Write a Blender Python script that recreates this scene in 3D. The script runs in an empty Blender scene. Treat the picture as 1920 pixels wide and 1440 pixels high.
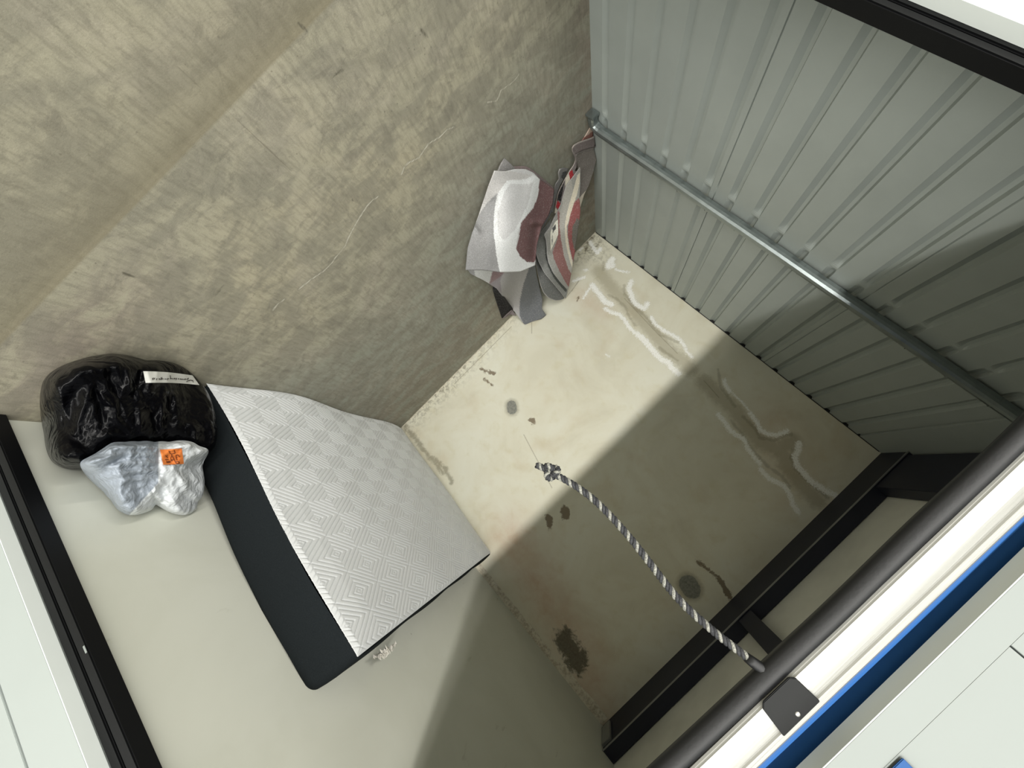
import bpy, bmesh, math, random
import numpy as np
from mathutils import Vector, Matrix, noise
random.seed(7)
D = bpy.data
C = bpy.context.scene.collection
sc = bpy.context.scene

# ------------------------------------------------------------------ camera
F_PX = 750.6
CAM = np.array([1.38357, -3.20391, 1.4])
RT = np.array([-0.70582373, 0.21483306, 0.67502564])
UP = np.array([-0.70822473, -0.19357947, -0.6789291]) * -1.0
FW = np.array([0.01518531, 0.95727412, -0.28878307])
UP = -UP
cam = D.objects.new('camera', D.cameras.new('camera'))
C.objects.link(cam)
cam.data.sensor_width = 36
cam.data.lens = F_PX * 36 / 1920
cam.data.clip_start = 0.02
cam.matrix_world = Matrix(((RT[0], UP[0], -FW[0], CAM[0]), (RT[1], UP[1], -FW[1], CAM[1]), (RT[2], UP[2], -FW[2], CAM[2]), (0, 0, 0, 1)))
sc.camera = cam

# ------------------------------------------------------------------ world, lights, exposure
sc.view_settings.view_transform = 'Standard'
sc.view_settings.look = 'None'
sc.view_settings.gamma = 1
sc.view_settings.use_curve_mapping = False
sc.view_settings.exposure = 0.0
W = D.worlds.new('world'); sc.world = W; W.use_nodes = True
W.node_tree.nodes['Background'].inputs[0].default_value = (0.80, 0.90, 0.88, 1)
W.node_tree.nodes['Background'].inputs[1].default_value = 0.32

def area(name, loc, aim, sx, sy, power, col):
    l = D.lights.new(name, 'AREA'); l.shape = 'RECTANGLE'; l.size = sx; l.size_y = sy
    l.energy = power; l.color = col
    o = D.objects.new(name, l); C.objects.link(o); o.location = loc
    d = Vector(aim) - Vector(loc)
    o.rotation_euler = d.to_track_quat('-Z', 'Y').to_euler()
    return o
# the passage's row of tube lights, high and some metres in front of the unit; the two after it are fills added for the side walls
area('passage_and_fill_light', (1.3, -13.0, 4.2), (1.3, 0, 1.3), 22.0, 0.38, 2600, (1.0, 0.975, 0.92))
area('passage_and_fill_light', (-9.5, -8.6, 3.22), (1.3, -1.2, 1.0), 7.0, 0.24, 640, (1.0, 0.975, 0.92))
area('passage_and_fill_light', (12.1, -8.6, 3.22), (1.3, -1.2, 1.0), 7.0, 0.24, 440, (1.0, 0.975, 0.92))
# overhead fill in front of the door, added to brighten floor and side walls
area('overhead_fill', (1.3, -3.9, 3.3), (1.3, -3.0, 0), 3.0, 1.0, 42, (1.0, 0.98, 0.93))

# ------------------------------------------------------------------ helpers
def S(r, g, b):
    f = lambda c: (c / 255 / 12.92) if c / 255 <= 0.04045 else ((c / 255 + 0.055) / 1.055) ** 2.4
    return (f(r), f(g), f(b), 1.0)

def ray(px, py):
    return RT * (px - 960) / F_PX - UP * (py - 720) / F_PX + FW
def at(px, py, ax, v):
    d = ray(px, py); t = (v - CAM[ax]) / d[ax]
    return CAM + d * t

def obj(name, me, mat=None, parent=None, smooth=False):
    if isinstance(me, bmesh.types.BMesh):
        m = D.meshes.new(name); me.to_mesh(m); me.free(); me = m
    o = D.objects.new(name, me); C.objects.link(o)
    if mat is not None and not me.materials:
        me.materials.append(mat)
    if parent is not None:
        o.parent = parent
    if smooth:
        me.polygons.foreach_set('use_smooth', [True] * len(me.polygons))
    return o
def tag(o, label, cat, group=None):
    o['label'] = label; o['category'] = cat
    if group: o['group'] = group
    return o
def thing(name, label, cat, loc=(0, 0, 0)):
    o = D.objects.new(name, None); C.objects.link(o); o.location = loc
    o['label'] = label; o['category'] = cat
    return o
def struct(o):
    o['kind'] = 'structure'; return o
def adopt(o, parent):
    """parent keeping world position (parents are unrotated)"""
    o.parent = parent
    o.matrix_parent_inverse = Matrix.Translation(-Vector(parent.location))
    return o

def mesh(verts, faces, name='m'):
    me = D.meshes.new(name); me.from_pydata([tuple(map(float, v)) for v in verts], [], faces); me.update()
    return me
def grid_faces(nu, nv, wrap=False):
    i = np.arange(nu - 1)[:, None]; n2 = nv if wrap else nv - 1
    j = np.arange(n2)[None, :]
    a = i * nv + j; b = (i + 1) * nv + j; jn = (j + 1) % nv
    return np.stack([a, b, (i + 1) * nv + jn, i * nv + jn], -1).reshape(-1, 4)
def fast_mesh(verts, quads, name='m'):
    me = D.meshes.new(name)
    verts = np.asarray(verts, np.float32); quads = np.asarray(quads, np.int32)
    me.vertices.add(len(verts)); me.vertices.foreach_set('co', verts.ravel())
    me.loops.add(quads.size); me.loops.foreach_set('vertex_index', quads.ravel())
    me.polygons.add(len(quads)); me.polygons.foreach_set('loop_start', np.arange(len(quads), dtype=np.int32) * 4)
    me.update(calc_edges=True); me.validate()
    return me
def box(bm, x0, x1, y0, y1, z0, z1, bev=0.0):
    r = bmesh.ops.create_cube(bm, size=1)
    for v in r['verts']:
        v.co = Vector((x0 + (v.co.x + .5) * (x1 - x0), y0 + (v.co.y + .5) * (y1 - y0), z0 + (v.co.z + .5) * (z1 - z0)))
    if bev > 0:
        es = set(e for v in r['verts'] for e in v.link_edges)
        bmesh.ops.bevel(bm, geom=list(es), offset=bev, segments=2, affect='EDGES')
def boxm(*a, bev=0.0):
    bm = bmesh.new(); box(bm, *a, bev=bev); return bm
def tube(pts, rad, nseg=10, closed=False, cap=True):
    pts = np.asarray(pts, float); n = len(pts)
    rad = np.broadcast_to(np.asarray(rad, float), (n,))
    T = np.gradient(pts, axis=0); T /= np.linalg.norm(T, axis=1)[:, None] + 1e-12
    a = np.array([0, 0, 1.0]) if abs(T[0][2]) < .9 else np.array([1.0, 0, 0])
    nn = np.cross(T[0], a); nn /= np.linalg.norm(nn)
    V = []
    for i in range(n):
        nn = nn - T[i] * (nn @ T[i]); nn /= np.linalg.norm(nn); b = np.cross(T[i], nn)
        for k in range(nseg):
            th = 2 * math.pi * k / nseg
            V.append(pts[i] + rad[i] * (math.cos(th) * nn + math.sin(th) * b))
    Fs = [tuple(f) for f in grid_faces(n, nseg, wrap=True).tolist()]
    if cap:
        Fs.append(tuple(range(nseg))); Fs.append(tuple(range((n - 1) * nseg, n * nseg))[::-1])
    return V, Fs
def join(parts):
    V = []; Fs = []; mi = []
    for k, p in enumerate(parts):
        v, f = p[0], p[1]; o = len(V); V += list(v); Fs += [tuple(i + o for i in t) for t in f]
        mi += [p[2] if len(p) > 2 else 0] * len(f)
    me = mesh(V, Fs); me.polygons.foreach_set('material_index', mi)
    return me

def seg_dist(P, poly):
    """distance of 2-D points P to an open polyline"""
    P = np.asarray(P, np.float32); poly = np.asarray(poly, np.float32)
    best = np.full(len(P), 9.0, np.float32)
    for a, b in zip(poly[:-1], poly[1:]):
        ab = b - a; L = max(float(ab @ ab), 1e-12)
        t = np.clip(((P - a) @ ab) / L, 0, 1)
        d = np.linalg.norm(P - (a + t[:, None] * ab), axis=1)
        np.minimum(best, d, out=best)
    return best
def set_attr(me, name, arr):
    a = me.attributes.new(name, 'FLOAT', 'POINT'); a.data.foreach_set('value', np.asarray(arr, np.float32).ravel())
def set_col(me, arr):
    a = me.attributes.new('col', 'FLOAT_COLOR', 'POINT')
    arr = np.asarray(arr, np.float32); a.data.foreach_set('color', arr.ravel())

# ------------------------------------------------------------------ node helper
class Mat:
    def __init__(s, name):
        s.m = D.materials.new(name); s.m.use_nodes = True; s.t = s.m.node_tree; s.L = s.t.links
        s.b = s.t.nodes['Principled BSDF']; s.co = None
    def n(s, ty): return s.t.nodes.new(ty)
    def put(s, sock, v):
        if isinstance(v, bpy.types.NodeSocket): s.L.new(v, sock)
        elif isinstance(v, (int, float)) and sock.type in ('RGBA',): sock.default_value = (v, v, v, 1)
        else: sock.default_value = v
    def coord(s, scale=(1, 1, 1), rot=(0, 0, 0), loc=(0, 0, 0)):
        if s.co is None: s.co = s.n('ShaderNodeTexCoord').outputs['Object']
        mp = s.n('ShaderNodeMapping'); mp.inputs['Scale'].default_value = scale; mp.inputs['Rotation'].default_value = rot; mp.inputs['Location'].default_value = loc
        s.L.new(s.co, mp.inputs[0]); return mp.outputs[0]
    def noise(s, scale, detail=4, rough=.55, dist=0, vec=None):
        x = s.n('ShaderNodeTexNoise'); x.inputs['Scale'].default_value = scale; x.inputs['Detail'].default_value = detail
        x.inputs['Roughness'].default_value = rough; x.inputs['Distortion'].default_value = dist
        s.L.new(vec if vec is not None else s.coord(), x.inputs['Vector']); return x.outputs['Fac']
    def vor(s, scale, feature='F1', vec=None, out='Distance'):
        x = s.n('ShaderNodeTexVoronoi'); x.feature = feature; x.inputs['Scale'].default_value = scale
        s.L.new(vec if vec is not None else s.coord(), x.inputs['Vector']); return x.outputs[out]
    def math(s, op, a, b=0.0, clamp=False):
        x = s.n('ShaderNodeMath'); x.operation = op; x.use_clamp = clamp; s.put(x.inputs[0], a); s.put(x.inputs[1], b); return x.outputs[0]
    def step(s, v, lo, hi):
        x = s.n('ShaderNodeMapRange'); x.interpolation_type = 'SMOOTHSTEP'; s.put(x.inputs[0], v)
        x.inputs[1].default_value = lo; x.inputs[2].default_value = hi
        return x.outputs[0]
    def rng(s, v, lo, hi, a, b):
        x = s.n('ShaderNodeMapRange'); s.put(x.inputs[0], v)
        for i, q in enumerate((lo, hi, a, b)): x.inputs[i + 1].default_value = q
        return x.outputs[0]
    def ramp(s, v, stops):
        x = s.n('ShaderNodeValToRGB'); e = x.color_ramp.elements
        while len(e) < len(stops): e.new(.5)
        for k, (p, c) in enumerate(stops): e[k].position = p; e[k].color = c
        s.put(x.inputs[0], v); return x.outputs[0]
    def mix(s, f, a, b, mode='MIX'):
        x = s.n('ShaderNodeMix'); x.data_type = 'RGBA'; x.blend_type = mode
        s.put(x.inputs[0], f); s.put(x.inputs[6], a); s.put(x.inputs[7], b); return x.outputs[2]
    def attr(s, name, out='Fac'):
        x = s.n('ShaderNodeAttribute'); x.attribute_name = name; return x.outputs[out]
    def bump(s, h, strength=.3, dist=.01, prev=None):
        x = s.n('ShaderNodeBump'); x.inputs['Strength'].default_value = strength; x.inputs['Distance'].default_value = dist
        s.put(x.inputs['Height'], h)
        if prev is not None: s.L.new(prev, x.inputs['Normal'])
        return x.outputs[0]
    def out(s, col=None, rough=None, metal=None, nrm=None, **kw):
        b = s.b.inputs
        if col is not None: s.put(b['Base Color'], col)
        if rough is not None: s.put(b['Roughness'], rough)
        if metal is not None: s.put(b['Metallic'], metal)
        if nrm is not None: s.L.new(nrm, b['Normal'])
        for k, v in kw.items(): s.put(b[k.replace('_', ' ')], v)
        return s.m

# ------------------------------------------------------------------ materials
def m_floor():
    m = Mat('floor_concrete')
    a = m.noise(1.3, 5, .6, .6); b = m.noise(5, 6, .62, .4, m.coord((1, 2.2, 1), (0, 0, .5)))
    c = m.noise(60, 5, .7, 0, m.coord((1, .22, 1), (0, 0, .25))); d = m.noise(240, 3, .6)
    base = m.ramp(a, [(.3, S(150, 146, 128)), (.5, S(163, 158, 138)), (.7, S(170, 163, 140))])
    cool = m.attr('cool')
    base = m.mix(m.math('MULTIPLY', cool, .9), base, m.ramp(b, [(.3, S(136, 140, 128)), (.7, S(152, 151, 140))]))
    pink = m.attr('pink')
    base = m.mix(m.math('MULTIPLY', pink, m.step(b, .35, .6)), base, S(152, 138, 126))
    base = m.mix(m.math('MULTIPLY', m.step(b, .40, .58), .60), base, S(124, 121, 108))
    base = m.mix(m.math('MULTIPLY', m.step(m.noise(2.6, 7, .70, 1.0), .48, .72), .34), base, S(180, 172, 155))
    base = m.mix(m.math('MULTIPLY', m.step(c, .40, .68), .42), base, S(110, 106, 92))
    base = m.mix(m.math('MULTIPLY', m.math('MULTIPLY', m.step(m.vor(38), .13, .07), m.step(m.noise(4, 4, .6), .5, .62)), .55), base, S(92, 88, 76))
    bl = m.noise(11, 7, .75, 1.2)
    base = m.mix(m.math('MULTIPLY', m.step(bl, .50, .66), .45), base, S(112, 108, 96))
    base = m.mix(m.math('MULTIPLY', m.step(m.noise(45, 5, .75, .3), .56, .72), .35), base, S(98, 94, 82))
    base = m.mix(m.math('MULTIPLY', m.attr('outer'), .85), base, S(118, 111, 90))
    # hairline repairs, a scored line, chips
    n1 = m.noise(30, 4, .6)
    cr = m.math('ADD', m.attr('crack'), m.math('MULTIPLY', m.math('SUBTRACT', n1, .5), .006))
    base = m.mix(m.math('MULTIPLY', m.step(cr, .0050, .0012), .9), base, S(196, 192, 176))
    base = m.mix(m.math('MULTIPLY', m.step(cr, .012, .004), .2), base, S(120, 116, 104))
    sc_ = m.math('ADD', m.attr('score'), m.math('MULTIPLY', m.math('SUBTRACT', n1, .5), .003))
    base = m.mix(m.math('MULTIPLY', m.step(sc_, .0035, .0008), .5), base, S(106, 100, 86))
    sp = m.math('ADD', m.attr('spot'), m.math('MULTIPLY', m.math('SUBTRACT', n1, .5), .012))
    base = m.mix(m.math('MULTIPLY', m.step(sp, .004, -.003), .85), base, S(84, 80, 68))
    v = m.vor(14, vec=m.coord((1, 1, 1)))
    base = m.mix(m.math('MULTIPLY', m.step(v, .045, .02), .5), base, S(110, 104, 90))
    h = m.math('ADD', m.math('MULTIPLY', c, .6), m.math('MULTIPLY', d, .4))
    h = m.math('SUBTRACT', h, m.math('MULTIPLY', m.step(cr, .004, .0), .5))
    return m.out(base, m.rng(b, .3, .7, .5, .72), 0, m.bump(h, .35, .0035), Specular_IOR_Level=.35)

def m_backwall():
    m = Mat('painted_concrete')
    a = m.noise(2.2, 5, .6, .8); b = m.noise(9, 5, .6, .3); f = m.noise(70, 4, .65); g = m.noise(28, 6, .7, .6)
    base = m.ramp(a, [(.3, S(206, 202, 182)), (.5, S(216, 213, 194)), (.7, S(221, 220, 204))])
    base = m.mix(m.math('MULTIPLY', m.step(b, .5, .75), .35), base, S(200, 192, 158))
    base = m.mix(m.math('MULTIPLY', m.attr('warm'), m.rng(b, .3, .7, .25, .7)), base, S(190, 158, 134))
    base = m.mix(m.math('MULTIPLY', m.step(m.noise(3.6, 4, .5), .55, .7), .25), base, S(196, 180, 150))
    k = m.noise(15, 6, .72, .4); wob = m.math('MULTIPLY', m.math('SUBTRACT', g, .5), .09)
    dp = m.math('ADD', m.attr('damp'), wob)
    base = m.mix(m.math('MULTIPLY', m.step(dp, .085, .02), .52), base, S(150, 142, 116))
    ln = m.math('ADD', m.attr('dampline'), m.math('MULTIPLY', m.math('SUBTRACT', k, .5), .05))
    base = m.mix(m.math('MULTIPLY', m.step(ln, .018, .002), .36), base, S(118, 110, 88))
    hl = m.attr('hair')
    base = m.mix(m.math('MULTIPLY', m.step(hl, .0050, .0020), .5), base, S(128, 120, 100))
    # grime near the foot and beside the mattress
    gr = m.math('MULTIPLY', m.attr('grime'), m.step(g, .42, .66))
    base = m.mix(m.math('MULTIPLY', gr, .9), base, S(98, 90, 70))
    dk = m.math('ADD', m.attr('dark'), m.math('MULTIPLY', m.math('SUBTRACT', k, .5), .12))
    base = m.mix(m.math('MULTIPLY', m.step(dk, .02, -.012), .55), base, S(104, 98, 78))
    rs = m.math('ADD', m.attr('brown'), m.math('MULTIPLY', m.math('SUBTRACT', k, .5), .11))
    base = m.mix(m.math('MULTIPLY', m.step(rs, .006, -.006), .8), base, S(98, 78, 52))
    pt = m.math('ADD', m.attr('patch'), m.math('MULTIPLY', m.math('SUBTRACT', g, .5), .03))
    base = m.mix(m.math('MULTIPLY', m.step(pt, .035, .0), .42), base, S(116, 108, 84))
    base = m.mix(m.step(pt, .004, -.004), base, m.ramp(f, [(.35, S(118, 119, 112)), (.65, S(146, 146, 136))]))
    bp = m.math('ADD', m.attr('black'), m.math('MULTIPLY', m.math('SUBTRACT', k, .5), .22))
    base = m.mix(m.math('MULTIPLY', m.step(bp, .02, -.02), .85), base, m.ramp(f, [(.3, S(62, 60, 48)), (.7, S(96, 92, 78))]))
    # white salt crust
    ef = m.math('ADD', m.attr('salt'), m.math('MULTIPLY', m.math('SUBTRACT', m.noise(75, 5, .8), .5), .085))
    fl = m.math('MAXIMUM', m.step(ef, .010, -.006), m.math('MULTIPLY', m.step(m.attr('salt'), .045, .0), m.step(m.noise(95, 4, .7), .60, .66)))
    holes = m.step(m.noise(130, 3, .6), .34, .48)
    fl = m.math('MULTIPLY', fl, m.rng(holes, 0, 1, .25, 1))
    base = m.mix(fl, base, S(246, 246, 240))
    h = m.math('ADD', m.math('MULTIPLY', f, .35), m.math('MULTIPLY', fl, .9))
    return m.out(base, m.rng(b, .3, .7, .6, .8), 0, m.bump(h, .4, .004), Specular_IOR_Level=.3)

def m_rightwall():
    m = Mat('cream_wall_panel')
    a = m.noise(2.0, 4, .6, .5); f = m.noise(300, 3, .6)
    base = m.mix(m.step(a, .35, .7), S(208, 209, 197), S(202, 203, 190))
    sm = m.noise(7, 3, .5, 0, m.coord((1, 1.0, 3.2), (.3, 0, 0)))
    base = m.mix(m.math('MULTIPLY', m.step(sm, .70, .78), .35), base, S(165, 163, 148))
    v = m.vor(5)
    base = m.mix(m.math('MULTIPLY', m.step(v, .035, .012), .45), base, S(140, 138, 122))
    return m.out(base, .42, 0, m.bump(f, .08, .001), Specular_IOR_Level=.4)

def m_paint(name, c, rough=.5, metal=0.0, bumps=.05, var=.06, scale=300, spec=.5):
    m = Mat(name); f = m.noise(scale, 3, .6); a = m.noise(4, 3, .6)
    d = tuple(x * (1 - var * 2) for x in c[:3]) + (1,)
    return m.out(m.mix(m.step(a, .35, .7), c, d), rough, metal, m.bump(f, bumps, .001), Specular_IOR_Level=spec)

MF = m_floor(); MB = m_backwall(); MR = m_rightwall()
M_cor = m_paint('grey_sheet_metal', S(160, 167, 163), .42, .1, .25, .03, 420)
M_ceil = m_paint('ceiling_board', S(218, 218, 208), .6)
M_beam = m_paint('dark_steel', S(34, 36, 50), .5, .2)
M_lip = m_paint('steel_lip', S(150, 152, 150), .4, .5)
M_white = m_paint('white_cladding_dimmed', S(136, 142, 139), .5, 0, .04, .01)  # white darkened to offset the strong lamp light on the header
M_ret = m_paint('white_reveal_lit', S(226, 232, 228), .5, 0, .04, .01)  # same white lightened so the reveals and lintel underside look lit
M_white2 = m_paint('white_jamb', S(160, 167, 164), .5, 0, .04, .01)  # paler copy of the cladding white, where less lamp light falls
M_black = m_paint('black_rubber', S(15, 16, 18), .5, 0, .3, .1, 120)
M_guide = m_paint('black_painted_steel', S(7, 8, 10), .5, 0, .1, .1, 60, .25)
M_blue = m_paint('blue_door_paint', S(52, 104, 172), .4, 0, .03, .01)
M_sign = m_paint('blue_sign', S(36, 82, 140), .5, 0, .02, .01, 300, .3)
M_dim = m_paint('black_plastic', S(10, 13, 13), .55, 0, .1, .1, 200, .3)
M_caulk = None
def m_caulk():
    m = Mat('dried_filler'); g = m.noise(40, 5, .7); 
    base = m.mix(m.step(g, .35, .6), S(176, 166, 146), S(214, 208, 190))
    return m.out(base, .8, 0, m.bump(g, .8, .006))
M_caulk = m_caulk()
def m_galv():
    m = Mat('galvanised_steel'); v = m.vor(90, out='Color'); g = m.noise(20, 4, .6)
    base = m.mix(g, S(134, 142, 142), S(168, 176, 176))
    return m.out(base, m.rng(g, .3, .7, .28, .42), .85, m.bump(m.noise(60, 3, .5), .08, .002))
M_galv = m_galv()
def m_alu():
    m = Mat('brushed_aluminium')
    st = m.noise(1, 6, .7, 0, m.coord((2.0, 300, 300))); bl = m.noise(25, 4, .6, 0, m.coord((1, 2, 4)))
    base = m.mix(st, S(158, 158, 152), S(196, 196, 192))
    base = m.mix(m.math('MULTIPLY', m.step(bl, .55, .75), .3), base, S(170, 168, 160))
    return m.out(base, m.rng(st, .2, .8, .3, .5), .55, m.bump(st, .12, .002))
M_alu = m_alu()

# ------------------------------------------------------------------ room dimensions
RW = 2.64      # right wall
YF = -2.378    # face of the front wall
def wallpts(lst, scale, ox, oy, ax=1, v=0.0):
    out = []
    for (a, b) in lst:
        p = at(ox + a / scale, oy + b / scale, ax, v)
        out.append((p[0], p[2]) if ax == 1 else (p[0], p[1]))
    return out
px = lambda pts: wallpts(pts, 1, 0, 0)
fx = lambda pts: wallpts(pts, 1, 0, 0, 2, 0.0)

# ---- floor
xs = np.concatenate([np.linspace(-6, -.3, 12), np.arange(-.1, 2.72, .0065), np.linspace(3.1, 9, 12)])
ys = np.concatenate([np.linspace(-14, -3.3, 14), np.arange(-3.2, -2.47, .03), [-2.462, -2.452, -2.444, -2.436], np.arange(-2.428, .02, .0065), [.1]])
X, Y = np.meshgrid(xs, ys, indexing='ij')
P = np.stack([X.ravel(), Y.ravel()], 1)
Z = np.where(P[:, 1] < -2.449, -.002, 0.0)
Z += np.where((P[:, 1] > -2.445), 0, 0)
me = fast_mesh(np.column_stack([P, Z]), grid_faces(len(xs), len(ys))[:, ::1], 'floor')
cracks = [wallpts(l, s, ox, oy, 2) for l, s, ox, oy in [
    ([(1470, 1000), (1455, 1040), (1415, 1085), (1400, 1110), (1370, 1140), (1310, 1180), (1260, 1220)], 2.25, 0, 0),
    ([(1200, 1262), (1170, 1285), (1150, 1310)], 2.25, 0, 0),
    ([(265, 1290), (290, 1240), (330, 1170), (370, 1110), (400, 1080), (430, 1060)], 2.879, 560, 0),
    ([(555, 940), (570, 900), (590, 880), (650, 850), (700, 775), (760, 740), (800, 700), (840, 685)], 2.879, 560, 0),
    ([(1020, 552), (1068, 545), (1080, 520), (1090, 490), (1125, 465), (1160, 440), (1190, 400)], 2.879, 560, 0)]]
cd = np.full(len(P), 9.0)
for c in cracks: cd = np.minimum(cd, seg_dist(P, c))
set_attr(me, 'crack', cd)
score = [wallpts([(760, 290), (970, 480), (1230, 720)], 2.25, 0, 0, 2), wallpts([(570, 110), (690, 215)], 2.25, 0, 0, 2),
         wallpts([(1040, 940), (1080, 895), (1160, 868)], 2.25, 0, 0, 2), ]
sd = np.full(len(P), 9.0)
for c in score: sd = np.minimum(sd, seg_dist(P, c))
set_attr(me, 'score', sd)
spots = [((232, 512), (252, 519), .006), ((660, 374), (662, 377), .005), ((789, 55), (802, 70), .004), ((644, 130), (620, 147), .004),
         ((821, 643), (821, 644), .003), ((685, 685), (686, 685), .003), ((420, 535), (404, 553), .003), ((560, 45), (575, 57), .006)]
sp = np.full(len(P), 9.0)
for a, b, r in spots: sp = np.minimum(sp, seg_dist(P, fx([a, b])) - r * .45)
set_attr(me, 'spot', sp)
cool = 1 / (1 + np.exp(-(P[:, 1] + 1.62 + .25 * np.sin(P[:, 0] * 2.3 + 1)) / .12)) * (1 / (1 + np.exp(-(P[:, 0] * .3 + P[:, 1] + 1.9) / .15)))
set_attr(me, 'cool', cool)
pink = np.exp(-(P[:, 0] / .10) ** 2) * (P[:, 1] < -.2) + np.exp(-((P[:, 1] + .35) / .3) ** 2) * .55 + np.exp(-((P[:, 1] + 2.3) / .12) ** 2 - ((P[:, 0] - 2.3) / .3) ** 2)
set_attr(me, 'pink', np.clip(pink, 0, 1))
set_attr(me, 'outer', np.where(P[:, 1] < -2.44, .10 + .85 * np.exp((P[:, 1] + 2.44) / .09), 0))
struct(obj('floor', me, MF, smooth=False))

# ---- back wall
zs = np.arange(0, 2.72, .0065); xs = np.arange(-.02, RW + .02, .0065)
X, Zz = np.meshgrid(xs, zs, indexing='ij'); P = np.stack([X.ravel(), Zz.ravel()], 1)
me = fast_mesh(np.column_stack([P[:, 0], np.zeros(len(P)), P[:, 1]]), grid_faces(len(xs), len(zs)), 'wall_back')
A5 = (5.332, 1060, 430); A6 = (5.143, 1300, 680)
salt = [(l, w, *s) for l, w, s in [
    ([(270, 560), (310, 610), (350, 660), (390, 720), (460, 750)], .014, A5),
    ([(400, 795), (470, 835), (540, 850), (590, 900), (630, 970), (690, 1030)], .008, A5),
    ([(720, 1050), (760, 1080), (800, 1120), (850, 1180), (900, 1240)], .014, A5),
    ([(900, 1240), (960, 1300), (1030, 1330), (1070, 1390), (1130, 1440)], .013, A5),
    ([(660, 520), (635, 590), (660, 660), (690, 730), (740, 770), (790, 790), (820, 745)], .011, A5),
    ([(860, 880), (900, 950), (980, 1010), (1060, 1050), (1140, 1100), (1190, 1160)], .007, A5),
    ([(1190, 1160), (1210, 1220), (1270, 1280)], .004, A5),
    ([(470, 300), (440, 340), (430, 370), (470, 360)], .016, A5), ([(500, 400), (570, 420), (630, 430)], .003, A5),
    ([(250, 130), (290, 200), (320, 235), (350, 195)], .008, A5), ([(140, 205), (165, 190)], .006, A5),
    ([(80, 520), (150, 490), (190, 480)], .005, A5), ([(190, 410), (215, 405)], .004, A5), ([(180, 690), (220, 620), (270, 560)], .003, A5),
    ([(240, 500), (300, 570), (350, 650), (420, 700), (490, 740)], .009, A6), ([(490, 740), (520, 820), (580, 900), (640, 970)], .008, A6),
    ([(650, 1030), (720, 1110), (800, 1150), (880, 1190), (930, 1270), (960, 1370), (1010, 1440)], .009, A6),
    ([(300, 170), (310, 220), (350, 270)], .008, A6), ([(350, 270), (490, 400), (550, 490)], .001, A6),
    ([(550, 490), (610, 570), (650, 650), (720, 690), (800, 700), (850, 680), (900, 660)], .008, A6),
    ([(1020, 780), (1010, 850), (980, 900), (1000, 990), (1060, 1060), (1130, 1140), (1220, 1200), (1300, 1250), (1370, 1280)], .011, A6),
    ([(400, 1250), (440, 1270)], .0, (5.332, 1060, 430))]]
sd = np.full(len(P), 9.0)
for l, w, s, ox, oy in salt: sd = np.minimum(sd, seg_dist(P, wallpts(l, s, ox, oy)) - w * 1.3 - .003)
set_attr(me, 'salt', sd)
damp = [wallpts([(330, 420), (480, 600), (600, 720), (760, 900), (900, 1060), (1020, 1200), (1150, 1300), (1250, 1400)], *A5),
        wallpts([(100, 180), (220, 300), (400, 450), (520, 620), (640, 760), (800, 830), (880, 900), (900, 1000), (1050, 1180), (1200, 1330)], *A6),
        wallpts([(860, 820), (960, 760)], *A6)]
dd = np.full(len(P), 9.0)
for c in damp: dd = np.minimum(dd, seg_dist(P, c))
set_attr(me, 'damp', dd)
dl = [wallpts(l, *s) for l, s in [([(440, 660), (520, 700), (600, 780), (640, 880), (700, 960)], A5), ([(590, 560), (590, 640), (650, 720), (700, 790), (770, 840), (820, 890), (900, 1000), (960, 1060), (1060, 1100), (1130, 1130)], A5),
      ([(380, 330), (380, 400)], A5), ([(940, 1190), (1000, 1230), (1120, 1310)], A5), ([(360, 560), (480, 700), (540, 800), (620, 900), (720, 1000), (860, 1100), (930, 1200)], A6),
      ([(480, 520), (600, 640), (640, 720), (780, 750), (880, 700), (950, 690)], A6), ([(960, 840), (940, 920), (980, 1020), (1080, 1120), (1220, 1240), (1300, 1300)], A6), ([(240, 60), (260, 230), (400, 420)], A6)]]
d2 = np.full(len(P), 9.0)
for c in dl: d2 = np.minimum(d2, seg_dist(P, c))
set_attr(me, 'dampline', d2)
hair = [px([(959, 612), (852, 720)]), px([(1091, 520), (1060, 560)]), wallpts([(590, 690), (760, 870), (900, 1020), (1120, 1240)], *A5), px([(982, 815), (1035, 915)]), wallpts([(100, 170), (250, 340)], *A6),
        px([(1072, 546), (1085, 526)]), px([(997, 605), (997, 625)])]
hd = np.full(len(P), 9.0)
for c in hair: hd = np.minimum(hd, seg_dist(P, c))
set_attr(me, 'hair', hd)
dark = [px([(775, 815), (800, 850), (835, 880), (848, 905)]), px([(760, 800), (830, 885)])]
k = np.full(len(P), 9.0)
for c in dark: k = np.minimum(k, seg_dist(P, c) - .012)
set_attr(me, 'dark', k)
brown = [(((901, 692), (925, 700)), .012), (((910, 712), (922, 722)), .008), (((997, 787), (999, 790)), .022), (((1030, 970), (1031, 985)), .026), (((1060, 955), (1061, 968)), .030),
         (((1310, 1055), (1345, 1080), (1372, 1125)), .012), (((1082, 565), (1084, 560)), .004)]
k = np.full(len(P), 9.0)
for c, r in brown: k = np.minimum(k, seg_dist(P, px(c)) - r)
set_attr(me, 'brown', k)
patch = [(((959, 760), (960, 768)), .040), (((1291, 1096), (1296, 1104)), .062)]
k = np.full(len(P), 9.0)
for c, r in patch: k = np.minimum(k, seg_dist(P, px(c)) - r)
set_attr(me, 'patch', k)
k = seg_dist(P, px([(1060, 1200), (1082, 1240)])) - .075
k = np.minimum(k, seg_dist(P, px([(1275, 1075), (1300, 1120)])) - .0 + .02)
set_attr(me, 'black', k)
warm = np.exp(-seg_dist(P, px([(960, 1010), (1100, 1240), (1110, 1310)])) ** 2 / .035) + .5 * np.exp(-seg_dist(P, px([(1090, 555), (1130, 580)])) ** 2 / .01) + .4 * np.exp(-seg_dist(P, px([(1440, 800), (1480, 880)])) ** 2 / .04)
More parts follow.
